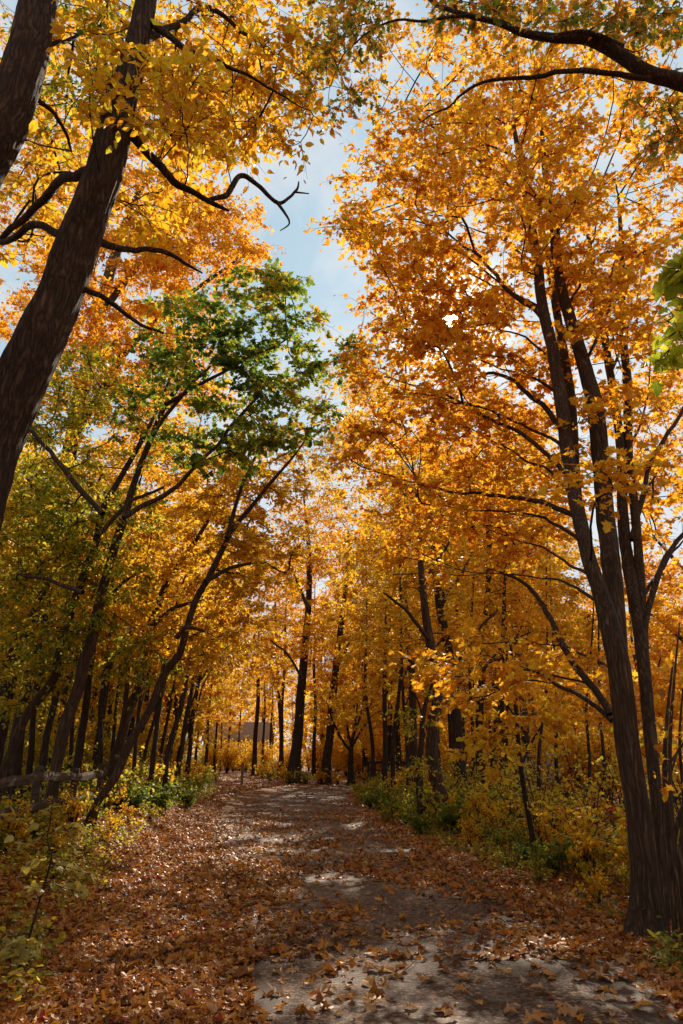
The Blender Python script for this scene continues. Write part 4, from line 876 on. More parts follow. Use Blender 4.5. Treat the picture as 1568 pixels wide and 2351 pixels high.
# limb from the oak beyond the frame, and green maple twigs at the edge
make_tree('oak_tree', 'oak whose long dark limb arches in overhead with green and rust leaves',
    [G([(2250, 2300, 130), (2230, 1700, 110), (2190, 1100, 100), (2120, 600, 90), (2040, 250, 78), (1980, -50, 60), (1900, -400, 30)])],
    [[(2060, 330, 66.0, 6.3), (1800, 262, 56.0, 6.1), (1568, 190, 36.8, 6), (1495, 172, 33.6, 6), (1410, 118, 29.6, 6), (1335, 92, 25.6, 6), (1270, 84, 21.6, 6), (1200, 70, 17.6, 6), (1140, 46, 15.2, 6), (1075, 34, 12.0, 6), (1010, 18, 9.6, 6.1), (960, -12, 7.2, 6.2), (900, -60, 4.0, 6.3)],
     [(1500, 180, 14.4, 6), (1440, 172, 12.8, 6), (1390, 171, 12.0, 6), (1350, 168, 12.0, 6), (1305, 164, 11.2, 6.1), (1262, 178, 11.2, 6.1), (1225, 181, 10.4, 6.2), (1180, 178, 8.8, 6.2), (1110, 184, 7.2, 6.3), (1060, 212, 6.4, 6.4), (1010, 255, 4.0, 6.5), (960, 290, 2.4, 6.6)],
     [(1430, 110, 16.0, 6), (1370, 82, 12.8, 5.9), (1320, 75, 9.6, 5.8), (1260, 92, 6.4, 5.8)],
     [(1080, 35, 8.0, 6), (980, 40, 6.4, 6.1), (880, 60, 4.8, 6.3), (800, 110, 3.2, 6.5), (760, 200, 1.6, 6.7)]],
    [(770, 60, 110, 70, 6.8, .9, 17), (745, 190, 70, 90, 6.8, .8, 14), (830, 30, 90, 50, 6.6, .8, 11), (1480, 60, 110, 60, 6.2, .8, 22), (1250, 30, 140, 40, 6.4, .8, 16), (1540, 300, 50, 60, 6.4, .5, 7), (1060, 20, 80, 40, 6.2, .6, 8), (1500, 240, 60, 40, 6.3, .5, 6)],
    'mixed', 'bark', nl=26, rad=0.36, flat=0.8, tip=0.003, sides=18)
make_tree('maple_tree', 'near maple branch of large bright green leaves hanging in from the picture edge',
    [G([(2000, 2600, 70), (1980, 1900, 60), (1940, 1200, 50), (1890, 700, 40), (1850, 300, 28), (1830, -100, 14)])],
    [[(1910, 850, 18, 4.3), (1780, 720, 12, 4.2), (1680, 660, 9, 4.1), (1600, 650, 6, 4.1), (1540, 680, 3, 4.1)], [(1780, 720, 8, 4.2), (1660, 760, 6, 4.1), (1580, 770, 3, 4.1)]],
    [(1560, 650, 30, 50, 4.1, .25, 4), (1535, 735, 40, 40, 4.1, .25, 4), (1555, 800, 20, 30, 4.1, .2, 2), (1640, 660, 50, 110, 4.2, .3, 6), (1590, 590, 20, 20, 4.1, .2, 2)],
    'nearleaf', 'bark2', nl=8, rad=0.16, flat=0.8, tip=0.002, size=1.05, bf=0.5)

# ------------------------------------------------------------------ undergrowth
def shrub_proto(name, spec_mat, T, h, r, n_stem, n_leaf, ls, stiff=0.7, droop=-0.2, tint=(0.5, 0.24)):
    """arching stems from one root, leaves along their outer two thirds"""
    root = empty(name, (0, 0, 0)); st = MB(); lf = MB()
    P, A = [], []
    for k in range(n_stem):
        a = rng.random()*6.283; sp = r*(0.25 + 0.85*rng.random()); hh = h*(0.55 + 0.5*rng.random())
        e = np.array([math.cos(a)*sp, math.sin(a)*sp, hh*(0.75 + .25*rng.random())])
        m = np.array([e[0]*0.35, e[1]*0.35, hh*stiff]) + rng.normal(0, .05, 3)
        S = smooth_path(np.array([[e[0]*.04, e[1]*.04, -0.05], m*[.5, .5, .55], m, e]), 4)
        st.tube(S, np.linspace(0.007 + .006*h, 0.003, len(S)), 4)
        nb = max(1, n_leaf//n_stem)
        for j in range(max(3, nb//9)):
            t = 0.25 + 0.75*rng.random(); c = S[int(t*(len(S) - 1))]
            d = rng.normal(0, 1, 3)*[1, 1, .4]; d += [math.cos(a)*.4, math.sin(a)*.4, .25]; d /= np.linalg.norm(d)
            L = 0.34*h**.5*(0.4 + rng.random())
            st.tube(np.array([c, c + d*L]), [0.003, 0.0015], 3)
            q = rng.random(9)[:, None]
            P.append(c + d*L*q + rng.normal(0, .03*h, (9, 3))); A.append(np.repeat(d[None], 9, 0)*.6 + rng.normal(0, .6, (9, 3)) + [0, 0, droop])
    P = np.vstack(P); A = np.vstack(A); P[:, 2] = np.maximum(P[:, 2], 0.03)
    add_leaves(lf, P, A, ls*(0.55 + .75*rng.random(len(P))), T, 0, up=.8, tilt=.55, rnd=np.clip(rng.normal(*tint, len(P)), 0, 1))
    st.build('stem', M['twig'], root); lf.build('foliage', M[spec_mat], root, smooth=False)
    return root
SH = {
    'green': [shrub_proto('shrub', 'undergreen', T_ROUND, 0.9, 0.7, 16, 620, 0.095) for _ in range(2)],
    'olive': [shrub_proto('shrub', 'under', T_ROUND, 1.0, 0.8, 15, 480, 0.09) for _ in range(3)],
    'golden': [shrub_proto('shrub', 'gold', T_ROUND, 1.3, 0.9, 15, 450, 0.095) for _ in range(2)],
    'red': [shrub_proto('shrub', 'red', T_OVAL, 1.2, 0.8, 14, 700, 0.08)],
    'tall': [shrub_proto('young_tree', 'under', T_ROUND, 2.5, 1.3, 12, 420, 0.10, .6, tint=(.72, .2)) for _ in range(2)],
    'tallgold': [shrub_proto('young_tree', 'gold', T_ROUND, 2.8, 1.4, 12, 460, 0.10, .6) for _ in range(2)],
    'fargold': [shrub_proto('young_tree', 'gold', T_DIA, 4.2, 2.2, 16, 1500, 0.17, .6) for _ in range(2)],
    'farlime': [shrub_proto('young_tree', 'lime', T_DIA, 3.4, 2.0, 16, 1400, 0.16, .6)],
    'farorange': [shrub_proto('young_tree', 'orange', T_DIA, 4.6, 2.3, 16, 1500, 0.18, .6) for _ in range(2)],
    'faramber': [shrub_proto('young_tree', 'amber', T_DIA, 4.4, 2.2, 16, 1500, 0.18, .6)]}
WORD = {'green': 'low dark green shrub', 'olive': 'leafy shrub of mixed olive and yellow leaves', 'golden': 'golden leaved shrub', 'red': 'reddish leaved shrub',
        'tall': 'tall young tree with olive and gold leaves', 'tallgold': 'tall young tree with pure gold leaves', 'fargold': 'bushy gold young tree', 'farlime': 'bushy yellow green young tree',
        'farorange': 'bushy orange young tree', 'faramber': 'bushy amber young tree'}
USED = set()
def plant(kind, x, y, where, s=1.0, zs=1.0):
    L = SH[kind]; i = int(rng.integers(len(L))); o = L[i]
    if (kind, i) in USED: o = copy_tree(o)
    USED.add((kind, i))
    o.location = (x, y, float(hgt(x, y)) - 0.02); o.rotation_euler = (0, 0, rng.random()*6.28)
    k = s*(0.8 + 0.4*rng.random()); o.scale = (k, k, k*zs)
    w = WORD[kind] + ' ' + where
    tag(o, w, 'shrub' if 'young' not in WORD[kind] else 'young tree', w)
    return o
def front(px):
    return resample(smooth_path(np.array([gnd(*p)[:2] for p in px]), 5), 0.1)
def place_row(px, spec, where, gap, side):
    """spec: list of (kind weights, offset from the front line, scale); plants step along the line"""
    F = front(px); d = np.gradient(F, axis=0); nn = np.stack([d[:, 1], -d[:, 0]], 1); nn /= np.linalg.norm(nn, axis=1)[:, None]; nn *= side
    step = max(1, int(gap/0.1))
    for k in range(0, len(F), step):
        for kinds, off, s in spec:
            q = F[k] + nn[k]*(off + rng.uniform(-.25, .3)) + rng.normal(0, .12, 2)
            plant(kinds[int(rng.integers(len(kinds)))], q[0], q[1], where, s)
place_row([(800, 1826), (850, 1856), (905, 1892), (965, 1920)], [(['green', 'olive'], .3, .6), (['green', 'olive', 'olive'], .9, .8), (['olive', 'golden'], 1.8, 1.0), (['tall'], 3.0, .8)], 'on the verge inside the path bend', 1.1, -1)
place_row([(985, 1905), (1080, 1955), (1200, 2010), (1310, 2056), (1372, 2082)], [(['golden', 'olive', 'olive'], .25, .38), (['olive', 'green', 'golden'], .65, .55), (['olive', 'golden', 'golden'], 1.1, .8), (['olive', 'golden', 'tall'], 1.9, .85), (['tall', 'golden', 'olive'], 3.0, .8)], 'between the path and the multi-stemmed maple', .78, -1)
place_row([(500, 1792), (470, 1803), (440, 1830), (405, 1852), (345, 1880)], [(['olive', 'green'], .2, .7), (['olive', 'golden'], .9, 1.0), (['olive', 'golden', 'green'], 1.8, 1.0), (['olive', 'tall'], 3.0, .9)], 'along the shaded verge before the trail post', 1.1, 1)
place_row([(345, 1885), (265, 1925), (190, 1972), (120, 2010)], [(['olive', 'golden'], .1, .34), (['olive', 'golden', 'green'], .8, .45), (['olive', 'golden'], 1.6, .55)], 'in the shade below the rail fence', .9, 1)
for (u, v, k, s) in ((1400, 1960, 'red', .8), (1345, 1935, 'red', 1.0), (1290, 1900, 'golden', 1.2), (1180, 1890, 'tallgold', .8), (1080, 1880, 'tall', .8), (1300, 1850, 'red', 1.2), (1240, 1850, 'tallgold', .8), (1390, 1850, 'tallgold', .9), (1120, 1850, 'tallgold', .9), (1450, 1840, 'tallgold', .9),
                     (1540, 1900, 'golden', .8), (1560, 1850, 'tallgold', .9), (1330, 1830, 'tallgold', 1.0), (1060, 1840, 'tallgold', .9), (1200, 1830, 'tallgold', 1), (930, 1850, 'golden', 1.0), (890, 1838, 'olive', 1.0)):
    p = gnd(u, v); plant(k, p[0], p[1], 'in the thicket beyond the verge shrubs', s)
for (u, v, k, s) in ((30, 1935, 'olive', .55), (75, 1925, 'green', .55), (120, 1915, 'olive', .6), (165, 1908, 'golden', .6), (205, 1900, 'olive', .6), (10, 1960, 'golden', .5), (60, 1890, 'green', .7), (110, 1885, 'olive', .7)):
    p = gnd(u, v); plant(k, p[0], p[1], 'growing up against the rail fence', s)
# both sides of the leafy trail and behind the bend
def trail_x(y): return -0.142*y - 0.3 - 0.0012*(y - 46)**2*(y > 46)
for y in np.geomspace(42, 92, 15):
    for sd in (-1, 1):
        if sd > 0 and y < 47: continue
        for off, ks, s in ((2.5, ['olive', 'golden'], .8), (3.7, ['golden', 'olive', 'golden'], 1.0)):
            plant(ks[int(rng.integers(len(ks)))], trail_x(y) + sd*(off + rng.uniform(-.2, .5)), y + rng.uniform(-.8, .8), 'lining the far leafy trail', s*(.6 if ks[-1] == 'farlime' and False else 1))
for x in np.arange(-3.4, 9, 1.05):
    plant(['golden', 'olive', 'olive', 'golden'][int(rng.integers(4))], x, 48.2 + rng.uniform(-.4, 1.2), 'behind the path bend', .95)
SKIP_FOREST = False

# ------------------------------------------------------------------ the woods behind
def forest_proto(spec, H, rc, z0, n_att, nl, bark, lean=0.0, low=0):
    root = empty('forest_tree', (0, 0, 0))
    zz = np.linspace(-0.1, H*0.93, 7)
    C = np.column_stack([lean*np.maximum(zz, 0)**1.3/6 + rng.normal(0, .10, 7)*(zz > 0.5), rng.normal(0, .10, 7)*(zz > 0.5), zz])
    S = smooth_path(np.column_stack([C, np.array([1.25, 1, .86, .72, .52, .3, .1])*H*0.0095]), 4)
    b = MB(); b.tube(S[:, :3], S[:, 3], 8, 0, .06, flare=.3); b.build('trunk', M[bark], root)
    A = []
    while len(A) < n_att:
        z = z0 + (H - z0)*rng.random()**0.9; t = (z - z0)/(H - z0)
        rr = rc*(0.35 + 1.0*math.sin(math.pi*min(1, .12 + .86*t))**.8)
        a = rng.random()*6.283; q = rr*math.sqrt(rng.random())
        p = np.array([math.cos(a)*q + np.interp(z, S[:, 2], S[:, 0]), math.sin(a)*q + np.interp(z, S[:, 2], S[:, 1]), z])
        if vnoise((p*.55)[None] + H, 8)[0] > 0.38: A.append(p)
    A = np.array(A); mb = MB()
    d = grow(mb, S[8:], A, .007, .3, 1, 4)
    sprays(mb, A, d, nl, 1.15, spec, 2, .5, 1.75, False)
    mb.build('crown', [M[spec], M['twig']], root)
    return root
FP = [('tall orange forest tree', forest_proto('orange', 20, 3.6, 3.0, 95, 110, 'bark3')), ('broad amber forest tree', forest_proto('amber', 18, 3.8, 2.5, 95, 110, 'bark3', .08)),
      ('tall golden forest tree', forest_proto('gold', 21, 3.5, 4.0, 95, 110, 'bark2', -.05)), ('leaning lime forest tree', forest_proto('lime', 15, 3.2, 3.0, 85, 100, 'bark2', .22)),
      ('slim high crowned orange forest tree', forest_proto('orange', 22, 3.0, 7.5, 80, 110, 'bark', .04)), ('crooked high crowned amber forest tree', forest_proto('amber', 17, 3.2, 5.5, 80, 110, 'bark', .15))]
fused = set(); nf = [0]
def forest(i, x, y, where, s=1.0, rz=None):
    w, o = FP[i]
    if i in fused: o = copy_tree(o)
    fused.add(i); nf[0] += 1
    o.location = (x, y, float(hgt(x, y)) - .05); o.rotation_euler = (0, 0, rng.random()*6.28 if rz is None else rz)
    k = s*(0.85 + .3*rng.random()); o.scale = (k, k, k*(0.92 + .16*rng.random()))
    tag(o, w + ' ' + where, 'tree', w + ' ' + where)
taken = []
def free(x, y, r):
    if any((x - a)**2 + (y - b)**2 < r*r for a, b in taken): return False
    taken.append((x, y)); return True
def path_clear(x, y):
    if (abs(x - trail_x(y)) < 2.6 or (y > 47 and -4.5 < x - trail_x(y) < 10)) and 20 < y < 100: return False
    if abs(x + 15.2) < 7 and 99 < y < 113: return False
    if y < 47 and x > -6.8 - 0 and x < 3.0: return False
    if 38 < y < 47.5 and -8 < x < 7: return False
    return True
tries = 0
while nf[0] < 210 and tries < 9000:
    tries += 1
    y = 23 + 92*rng.random()**1.3; x = (rng.random()*2 - 1)*(0.56*y + 3)
    if not path_clear(x, y): continue
    if (y < 30 and x > 0) or (x > .28*y and y < 64): continue
    if not free(x, y, 1.7 + .012*y): continue
    left = x < trail_x(y)
    if left: i = rng.choice([1, 2, 3, 3, 5, 5, 0]); where = 'in the shaded woods behind the rail fence'
    elif x < 0.12*y: i = rng.choice([0, 1, 2, 4, 0]); where = 'in the woods beyond the path bend'
    else: i = rng.choice([0, 0, 1, 4, 2]); where = 'in the woods past the lower thicket'
    forest(int(i), x, y, where, 1.0 if y > 35 else .85, rz=rng.normal(0, .5) if left else None)
for k in range(420):
    y = 22 + 80*rng.random()**1.1; x = (rng.random()*2 - 1)*(0.55*y + 2)
    if not path_clear(x, y) or (y < 26 and x > 0) or (y < 54 and trail_x(y) < x < 9): continue
    if not free(x, y, 1.1): continue
    left = x < trail_x(y)
    ks = ['farlime', 'fargold', 'faramber', 'farlime'] if left else ['farorange', 'fargold', 'faramber', 'fargold']
    plant(ks[int(rng.integers(4))], x, y, 'in the shaded woods behind the rail fence' if left else 'filling the woods around the path bend', .9)
# the last woods before the horizon: one mass
dw = MB(); n = 90000
y = 112 + 60*rng.random(n); x = (rng.random(n)*2 - 1)*(.62*y + 10)
top = 9 + 13*vnoise(np.column_stack([x*.09, y*.09, 0*x]), 51)
z = top*rng.random(n)**.8
P = np.column_stack([x, y, z + hgt(x, y)]); P = P[(vnoise(P*.22, 52) > .4) & ~((np.abs(x - trail_x(118)) < 9) & (y < 136) & (z < 7))]
a = rng.random(len(P))*6.28
add_leaves(dw, P, np.column_stack([np.cos(a), np.sin(a), rng.normal(-.3, .5, len(P))]), .75*(.5 + .8*rng.random(len(P))), T_DIA, 0, up=.7, tilt=.7, rnd=np.clip(rng.normal(.5, .25, len(P)), 0, 1))
for k in range(110):
    yy = 112 + 40*rng.random(); xx = (rng.random()*2 - 1)*(.6*yy)
    if abs(xx - trail_x(118)) < 8: continue
    hh = 9 + 6*rng.random(); zz = float(hgt(xx, yy)); dw.tube(np.array([[xx, yy, zz], [xx + rng.normal(0, .4), yy, zz + hh*.5], [xx + rng.normal(0, .8), yy, zz + hh]]), [.28, .2, .08], 6, 1)
tag(dw.build('distant_woods', [M['amber'], M['bark3']], smooth=False), 'hazy mass of amber woods closing off the horizon', 'woods', kind='stuff')
for (u, yy, i, sc) in ((505, 82, 5, .7), (584, 66, 4, .95), (603, 88, 4, .8), (645, 60, 4, .9), (720, 66, 4, .9), (470, 62, 5, .8), (620, 98, 4, .8)):
    forest(i, (u - 784)/FPX*yy/1.07, yy, 'close to the far end of the leafy trail', sc)
for (u, yy, i, sc) in ((522, 90, 4, .7), (492, 76, 4, .7), (545, 96, 4, .75), (448, 72, 5, .8), (430, 60, 5, .8)):
    forest(i, (u - 784)/FPX*yy/1.07, yy, 'close to the far end of the leafy trail', sc)
for u in range(430, 660, 15):
    yy = 74 + 20*rng.random()
    plant(['fargold', 'farlime', 'fargold', 'faramber'][int(rng.integers(4))], (u - 784)/FPX*yy/1.07, yy, 'closing the far end of the leafy trail', rng.uniform(.4, .95))
for u in (468, 488, 507, 524, 548, 566, 588, 606):
    plant(['fargold', 'farlime', 'faramber'][int(rng.integers(3))], (u - 784)/FPX*97/1.07, 96 + rng.uniform(-3, 2), 'screening the house at the end of the trail', rng.uniform(.9, 1.35))
for (u, yy, k) in ((470, 96, 'fargold'), (505, 94, 'farlime'), (560, 95, 'fargold'), (590, 106, 'fargold'), (620, 102, 'farlime'), (660, 104, 'farorange')):
    plant(k, (u - 784)/FPX*yy/1.07, yy, 'closing the far end of the leafy trail', .8)
# near woods; the trees beside and behind the camera are unseen, added for shade
for (x, y, i, s) in ((-11, 17, 3, .9), (-9.5, 21, 5, .9), (-13.5, 13, 2, .8), (-12, 5, 2, .8), (12, 3, 1, .8), (-8, -8, 0, .9), (3, -12, 1, .9), (10, -6, 2, .9)):
    forest(i, x, y, 'among the near woods and added shade trees around the path', s)
for (x, y, i, s) in ((-5.5, -3.5, 2, .85), (6, -3, 4, .85), (.5, -6.5, 4, .9), (-8, 1, 4, .85), (8.5, .5, 4, .85), (-3, -10, 0, .9), (-12, 9.5, 2, .85)):
    forest(i, x, y, 'among the near woods and added shade trees around the path', s)

# ------------------------------------------------------------------ ground cover
gc = MB()
def tufts(n, px_poly, T, ls, hgt_m, mat, green):
    P2 = []
    poly = np.array([gnd(*p)[:2] for p in px_poly])
    lo, hi = poly.min(0), poly.max(0)
    while len(P2) < n:
        q = lo + rng.random((600, 2))*(hi - lo); q = q[inside(q, poly)]
        q = q[(vnoise(np.column_stack([q*1.1, 0*q[:, 0]]), 44) + .25*rng.random(len(q))) > .55]
        P2 += list(q)
    P2 = np.array(P2[:n]); k = 7
    c = np.repeat(np.column_stack([P2, hgt(P2[:, 0], P2[:, 1])]), k, 0)
    h = np.repeat(hgt_m*(.4 + .8*rng.random(n)), k)*rng.random(n*k)
    a = rng.random(n*k)*6.283
    off = np.column_stack([np.cos(a), np.sin(a), 0*a])*(.03 + .09*rng.random(n*k))[:, None]
    pos = c + off + np.column_stack([0*h, 0*h, h + .02])
    ax = np.column_stack([np.cos(a), np.sin(a), rng.normal(.15, .4, n*k)])
    add_leaves(gc, pos, ax, ls*(.5 + .8*rng.random(n*k)), T, mat, up=1, tilt=.4, rnd=np.clip(rng.normal(green, .25, n*k), 0, 1))
tufts(420, [(0, 2351), (0, 1960), (160, 1930), (330, 1890), (300, 1960), (180, 2080), (110, 2200), (90, 2351)], T_ROUND, .055, .26, 0, .55)
tufts(300, [(900, 1860), (985, 1900), (1400, 2095), (1460, 2140), (1400, 2130), (1200, 2040), (980, 1930), (880, 1875)], T_OVAL, .06, .22, 0, .4)
tufts(300, [(340, 1880), (480, 1805), (500, 1810), (470, 1840), (400, 1880), (330, 1930)], T_OVAL, .06, .25, 0, .4)
tufts(36, [(1400, 2110), (1568, 2190), (1568, 2260), (1440, 2170)], T_NARROW, .10, .22, 0, .25)
gc.build('ground_cover', M['under'], smooth=False)
tag(bpy.data.objects['ground_cover'], 'low green weeds growing through the leaf litter', 'weeds', kind='stuff')

# ------------------------------------------------------------------ small plants of their own
def px_tube(mb, pts, Y, k=5, sides=5, mat=0):
    S = smooth_path(path_px(pts, Y), k); mb.tube(S[:, :3], S[:, 3], sides, mat, cap=True); return S
base = gnd(38, 2240); Ys = base[1]
rt = empty('sapling', base); tag(rt, 'sunlit young sapling with broad pale yellow leaves beside the near verge', 'sapling')
b = MB()
px_tube(b, [(38, 2240, 7), (54, 2195, 6.5), (72, 2135, 6), (86, 2083, 5.5), (100, 2037, 5), (114, 1987, 4.5), (118, 1960, 4), (108, 1925, 3.5), (114, 1895, 3), (118, 1862, 2.5), (120, 1835, 1.5)], Ys)
TW = [[(110, 1930), (80, 1902), (45, 1880), (5, 1868)], [(112, 1915), (150, 1895), (175, 1905)], [(114, 1985), (150, 1990), (185, 2002), (212, 2008)], [(116, 1965), (80, 1975), (60, 1990)], [(110, 2000), (140, 1970), (178, 1955)],
      [(100, 2037), (125, 2035), (165, 2025), (200, 2055)], [(98, 2040), (80, 2038)], [(112, 1905), (90, 1925), (60, 1935), (30, 1920)], [(70, 2140), (40, 2160), (15, 2150)], [(72, 2135), (60, 2175), (85, 2180)], [(104, 2020), (150, 2040), (190, 2050)], [(118, 1870), (112, 1858), (126, 1848)], [(60, 2170), (25, 2185), (45, 2200)]]
LP, LA = [], []
for tw in TW:
    yo = rng.uniform(-.35, .35)
    pts = [(u, v, 2.2 - .4*i, Ys + yo*i/len(tw)) for i, (u, v) in enumerate(tw)]
    S = px_tube(b, pts, Ys)[:, :3]
    for t in np.linspace(.2, 1, 12):
        c = S[int(t*(len(S) - 1))]; d = S[-1] - S[0]; d /= np.linalg.norm(d)
        sd = np.cross(d, [0, 0, 1]); sd /= np.linalg.norm(sd) + 1e-6
        LP.append(c + rng.normal(0, .01, 3)); LA.append(d*.7 + sd*rng.choice([-1, 1])*.8 + rng.normal(0, .3, 3) + [0, 0, -.35])
b.build('stem', M['twig'], rt, base)
b = MB(); add_leaves(b, np.array(LP), np.array(LA), .10*(.5 + .6*rng.random(len(LP))), T_ROUND, 0, up=.9, tilt=.45, rnd=rng.random(len(LP)))
b.build('foliage', M['sapling'], rt, base, smooth=False)

base = at(1468, 2056, B0 - .36); rt = empty('climbing_vine', base); tag(rt, 'thin vine with a few gold leaves climbing the big maple trunk', 'vine')
b = MB(); px_tube(b, [(1472, 2110, 3), (1468, 2056, 3), (1465, 1971, 3), (1456, 1843, 2.6), (1446, 1796, 2.2), (1434, 1732, 1.5), (1432, 1705, 1)], B0 - .34)
px_tube(b, [(1456, 1835, 2), (1440, 1822, 1.6), (1428, 1812, 1)], B0 - .35); px_tube(b, [(1456, 1835, 2), (1475, 1815, 1.6), (1490, 1795, 1)], B0 - .35); px_tube(b, [(1465, 1971, 1.6), (1475, 1945, 1.4), (1488, 1943, 1)], B0 - .37)
b.build('stem', M['twig'], rt, base)
b = MB(); pts = [(1430, 1730), (1438, 1735), (1440, 1742), (1430, 1753), (1436, 1797), (1428, 1800), (1431, 1808), (1423, 1812), (1464, 1942), (1470, 1948), (1478, 1943), (1487, 1945), (1454, 1959), (1500, 1770), (1503, 1778)]
add_leaves(b, np.array([at(u, v, B0 - .38) for u, v in pts]), rng.normal(0, .5, (len(pts), 3)) + [0, 0, -.8], .055*(.8 + .6*rng.random(len(pts))), T_OVAL, 0, up=.1, tilt=.6, rnd=.4 + .5*rng.random(len(pts)))
b.build('foliage', M['gold'], rt, base, smooth=False)

base = gnd(1560, 2185); rt = empty('sucker_clump', base); tag(rt, 'clump of thin bare sucker stems crowding behind the big maple base', 'shrub')
Yq = base[1]
for st in ([(1552, 2175, 13), (1540, 1971, 13), (1532, 1885, 12), (1526, 1755, 11), (1532, 1640, 8), (1545, 1520, 4)], [(1575, 2190, 12), (1556, 2050, 11), (1544, 1900, 10), (1538, 1715, 9), (1548, 1560, 6), (1560, 1430, 3)],
           [(1590, 2200, 20), (1560, 2040, 18), (1546, 1930, 17), (1566, 1862, 14), (1590, 1780, 10), (1600, 1650, 6)], [(1535, 2160, 8), (1528, 1990, 8), (1520, 1870, 7), (1545, 1760, 5), (1565, 1700, 3)],
           [(1600, 2200, 16), (1572, 2060, 14), (1563, 1960, 12), (1570, 1850, 9), (1560, 1700, 6), (1568, 1580, 4)], [(1526, 1770, 7), (1550, 1735, 6), (1575, 1700, 5), (1600, 1690, 3)], [(1536, 1850, 7), (1560, 1825, 6), (1590, 1805, 4)]):
    b = MB(); px_tube(b, st, Yq + rng.uniform(-.1, .25), 6, 8); b.build('stem', M['bark2'], rt, base)
b = MB(); LP = np.array([at(rng.uniform(1505, 1600), rng.uniform(1480, 1830), Yq + rng.uniform(-.3, .5)) for _ in range(70)])
add_leaves(b, LP, rng.normal(0, .6, (70, 3)) + [0, 0, -.5], .10*(.5 + .7*rng.random(70)), T_MAPLE, 0, rnd=rng.random(70)); b.build('foliage', M['orange'], rt, base, smooth=False)

# ------------------------------------------------------------------ split rail fence
def rail_beam(name, a, b_, h, w, mat, parent, org, seed):
    n = 12; t = np.linspace(0, 1, n)[:, None]; P = np.asarray(a)*(1 - t) + np.asarray(b_)*t
    q = np.column_stack([np.linspace(0, 6, n), np.zeros(n), np.full(n, seed*3.1)])
    P[:, 2] += (vnoise(q, seed) - .5)*.05
    d = (P[-1] - P[0]); d /= np.linalg.norm(d); sd = np.cross(d, [0, 0, 1]); sd /= np.linalg.norm(sd); up = np.cross(sd, d)
    hh = h*(.85 + .35*vnoise(q*1.7, seed + 3)); hh[0] *= .7; hh[-1] *= .7
    ring = [(-.5, -.35), (-.2, -.5), (.35, -.42), (.5, .1), (.15, .5), (-.4, .38)]
    V = np.stack([P + sd*(x*w) + up*(y*hh)[:, None] for x, y in ring], 1)
    k = 6; i = np.arange(n - 1)[:, None]*k; j = np.arange(k)[None, :]; j2 = (j + 1) % k
    m = MB(); m.add(V.reshape(-1, 3), np.stack([i + j, i + j2, i + k + j2, i + k + j], -1).reshape(-1, 4))
    m.add(V[0], [[0, 1, 2], [0, 2, 3], [0, 3, 4], [0, 4, 5]]); m.add(V[-1], [[2, 1, 0], [3, 2, 0], [4, 3, 0], [5, 4, 0]])
    return m.build(name, M[mat], parent, org, smooth=False)
fx = [(-4.72, 9.7), (-4.97, 12.0), (-5.2, 14.3), (-5.5, 16.7), (-5.85, 19.0)]
org = np.array([-4.97, 12.0, float(hgt(-4.97, 12.0))])
rt = empty('rail_fence', org); tag(rt, 'weathered two rail split timber fence among the leaning trees', 'fence')
for k, (x, y) in enumerate(fx):
    z = float(hgt(x, y)); m = MB(); m.box((x, y, z + .42), (.13, .11, 1.18), .1*k, 0, .015); m.build('post', M['wood'], rt, org, smooth=False)
    if k:
        xa, ya = fx[k - 1]; za = float(hgt(xa, ya))
        for hz in (.84, .42):
            rail_beam('rail', (xa + .09, ya - .10, za + hz), (x + .09, y + .10, z + hz + rng.normal(0, .02)), .145, .07, 'wood', rt, org, k*2 + int(hz*10))

# ------------------------------------------------------------------ trail post
p = gnd(555, 1801); rt = empty('trail_post', p, R(4)); tag(rt, 'square wooden trail post with a red round marker', 'trail post')
m = MB(); m.box((0, 0, .62), (.17, .17, 1.30), 0, 0, .012); a = np.linspace(0, math.pi, 9)
V = np.vstack([np.column_stack([np.cos(a)*.083, np.full(9, -.083), 1.265 + np.sin(a)*.075]), np.column_stack([np.cos(a)*.083, np.full(9, .083), 1.265 + np.sin(a)*.075])])
m.add(V, [[k, k + 1, 9 + k + 1, 9 + k] for k in range(8)]); m.add(V, [[k, k + 1, 8 if k < 7 else 0] for k in range(0)] or [[0, 8 - k - 1, 8 - k] for k in range(7)] + [[9, 9 + k + 1, 9 + k] for k in range(1, 8)])
m.build('post', M['postwood'], rt, smooth=False)
mr, n_, l_ = newmat('red reflector'); pb = n_.new('ShaderNodeBsdfPrincipled'); pb.inputs['Base Color'].default_value = (.62, .02, .02, 1); pb.inputs['Roughness'].default_value = .3
oo = n_.new('ShaderNodeOutputMaterial'); l_.new(pb.outputs[0], oo.inputs[0]); M['redmark'] = mr
m = MB(); a = np.linspace(0, 2*math.pi, 20, endpoint=False)
V = np.vstack([np.column_stack([np.cos(a)*.055, np.full(20, -.088), 1.15 + np.sin(a)*.055]), np.column_stack([np.cos(a)*.05, np.full(20, -.096), 1.15 + np.sin(a)*.05]), [[0, -.098, 1.15]]])
m.add(V, [[k, (k + 1) % 20, 20 + (k + 1) % 20, 20 + k] for k in range(20)]); m.add(V, [[20 + k, 20 + (k + 1) % 20, 40] for k in range(20)])
m.build('marker', M['redmark'], rt, smooth=False)

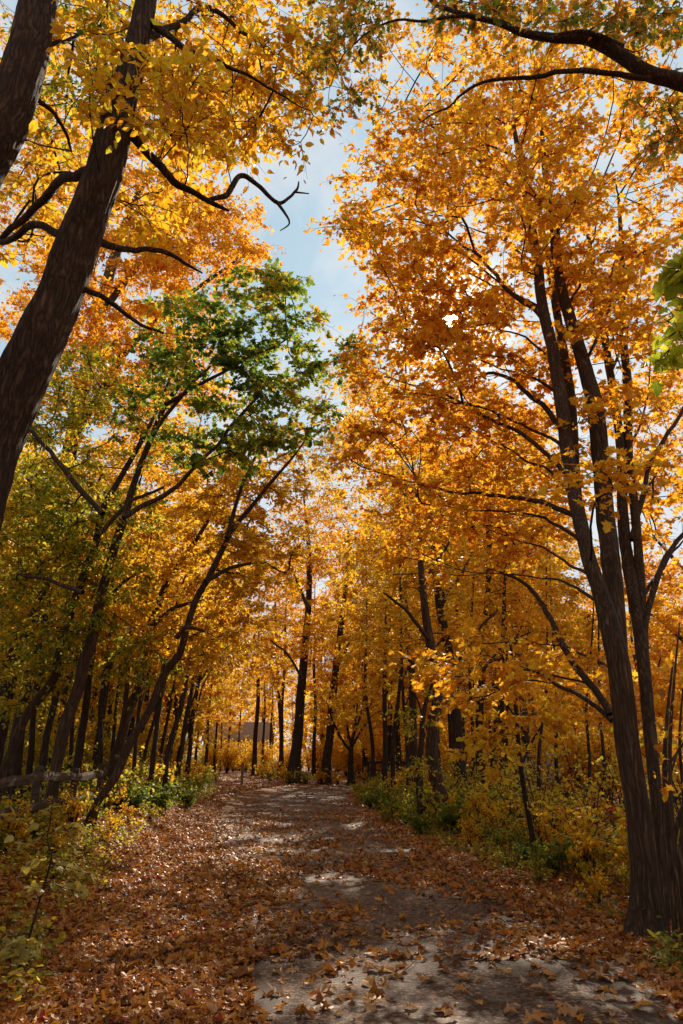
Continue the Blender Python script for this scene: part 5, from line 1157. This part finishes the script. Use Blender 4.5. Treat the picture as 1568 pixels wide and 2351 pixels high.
# ------------------------------------------------------------------ dark railing by the bend, pale railing on the lower ground
Yr = 44.5; xs = [at(u, 1780, Yr)[0] for u in (846, 862, 895, 930, 965)]
org = np.array([xs[0], Yr, 0.0]); rt = empty('railing', org); tag(rt, 'black timber railing where the path crosses beyond the verge shrubs', 'railing')
for x in xs:
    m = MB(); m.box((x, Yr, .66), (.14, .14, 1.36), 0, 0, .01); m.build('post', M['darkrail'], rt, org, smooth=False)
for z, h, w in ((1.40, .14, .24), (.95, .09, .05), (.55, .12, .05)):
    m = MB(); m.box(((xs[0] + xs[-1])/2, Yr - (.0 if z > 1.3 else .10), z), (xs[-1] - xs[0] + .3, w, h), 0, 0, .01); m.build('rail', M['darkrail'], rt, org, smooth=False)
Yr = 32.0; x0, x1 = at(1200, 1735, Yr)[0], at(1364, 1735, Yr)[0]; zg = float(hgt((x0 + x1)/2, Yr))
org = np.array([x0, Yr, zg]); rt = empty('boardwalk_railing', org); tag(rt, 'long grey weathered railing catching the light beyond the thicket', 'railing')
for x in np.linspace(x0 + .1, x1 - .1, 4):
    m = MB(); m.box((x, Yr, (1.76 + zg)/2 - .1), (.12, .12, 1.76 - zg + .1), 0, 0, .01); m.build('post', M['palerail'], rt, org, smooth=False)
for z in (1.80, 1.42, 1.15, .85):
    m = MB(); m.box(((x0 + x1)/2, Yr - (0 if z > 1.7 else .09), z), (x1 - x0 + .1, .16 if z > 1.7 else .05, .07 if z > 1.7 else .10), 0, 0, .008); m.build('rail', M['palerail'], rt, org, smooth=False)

# ------------------------------------------------------------------ house glimpsed at the end of the trail
def plain(name, c, rough=.7, spec=.3):
    return noise_mat(name, [(.3, tuple(k*.85 for k in c)), (.7, c)], 3, 4, rough, .1, .01, spec)
M['siding'] = plain('pale house siding', (.66, .62, .56)); M['roofing'] = plain('brown roof shingles', (.30, .19, .11)); M['pane'] = plain('blue window glass', (.10, .20, .30), .1, .6); M['pink'] = plain('faded pink door', (.55, .16, .26)); M['trim'] = plain('white trim', (.75, .75, .74))
xh = -15.2; org = np.array([xh, 106.0, float(hgt(xh, 106.0))]); rt = empty('house', org); rt.scale = (.62, .62, .75); tag(rt, 'pale house glimpsed through trunks at the end of the trail', 'house')
m = MB(); m.box((0, 0, 2.6), (15, 8, 5.4)); V = np.array([[-7.5, -4, 5.3], [-7.5, 4, 5.3], [-7.5, 0, 8.4], [7.5, -4, 5.3], [7.5, 4, 5.3], [7.5, 0, 8.4]]); m.add(V, [[0, 2, 1], [3, 4, 5]]); m.build('wall', M['siding'], rt, smooth=False)
m = MB()
for sy in (-1, 1):
    V = np.array([[-8, sy*4.5, 5.0], [8, sy*4.5, 5.0], [8, 0, 8.5], [-8, 0, 8.5]]); V = np.vstack([V, V + [0, 0, .18]]); m.add(V, [[0, 1, 2, 3], [4, 7, 6, 5], [0, 4, 5, 1], [1, 5, 6, 2], [2, 6, 7, 3], [3, 7, 4, 0]])
m.build('roof', M['roofing'], rt, smooth=False)
for x, z in ((-6, 3.9), (-3.6, 3.9), (2.4, 3.9), (5.4, 3.9), (-6, 1.4), (2.4, 1.4), (5.4, 1.4)):
    m = MB()
    for dx, dz, sx, sz in ((0, .72, 1.3, .12), (0, -.72, 1.3, .12), (-.59, 0, .12, 1.32), (.59, 0, .12, 1.32)): m.box((x + dx, -4.04, z + dz), (sx, .1, sz))
    w = m.build('window', M['trim'], rt, smooth=False); m = MB(); m.box((x, -4.02, z), (1.06, .06, 1.3)); m.build('pane', M['pane'], w, smooth=False)
m = MB(); m.box((-1.2, -4.03, 1.05), (1.1, .08, 2.2)); m.build('door', M['pink'], rt, smooth=False)
m = MB(); m.box((-3.4, -4.5, 3.0), (5.4, 1.0, .14)); m.box((-5.9, -4.9, 1.5), (.14, .14, 3.0)); m.box((-.9, -4.9, 1.5), (.14, .14, 3.0)); m.build('porch', M['trim'], rt, smooth=False)
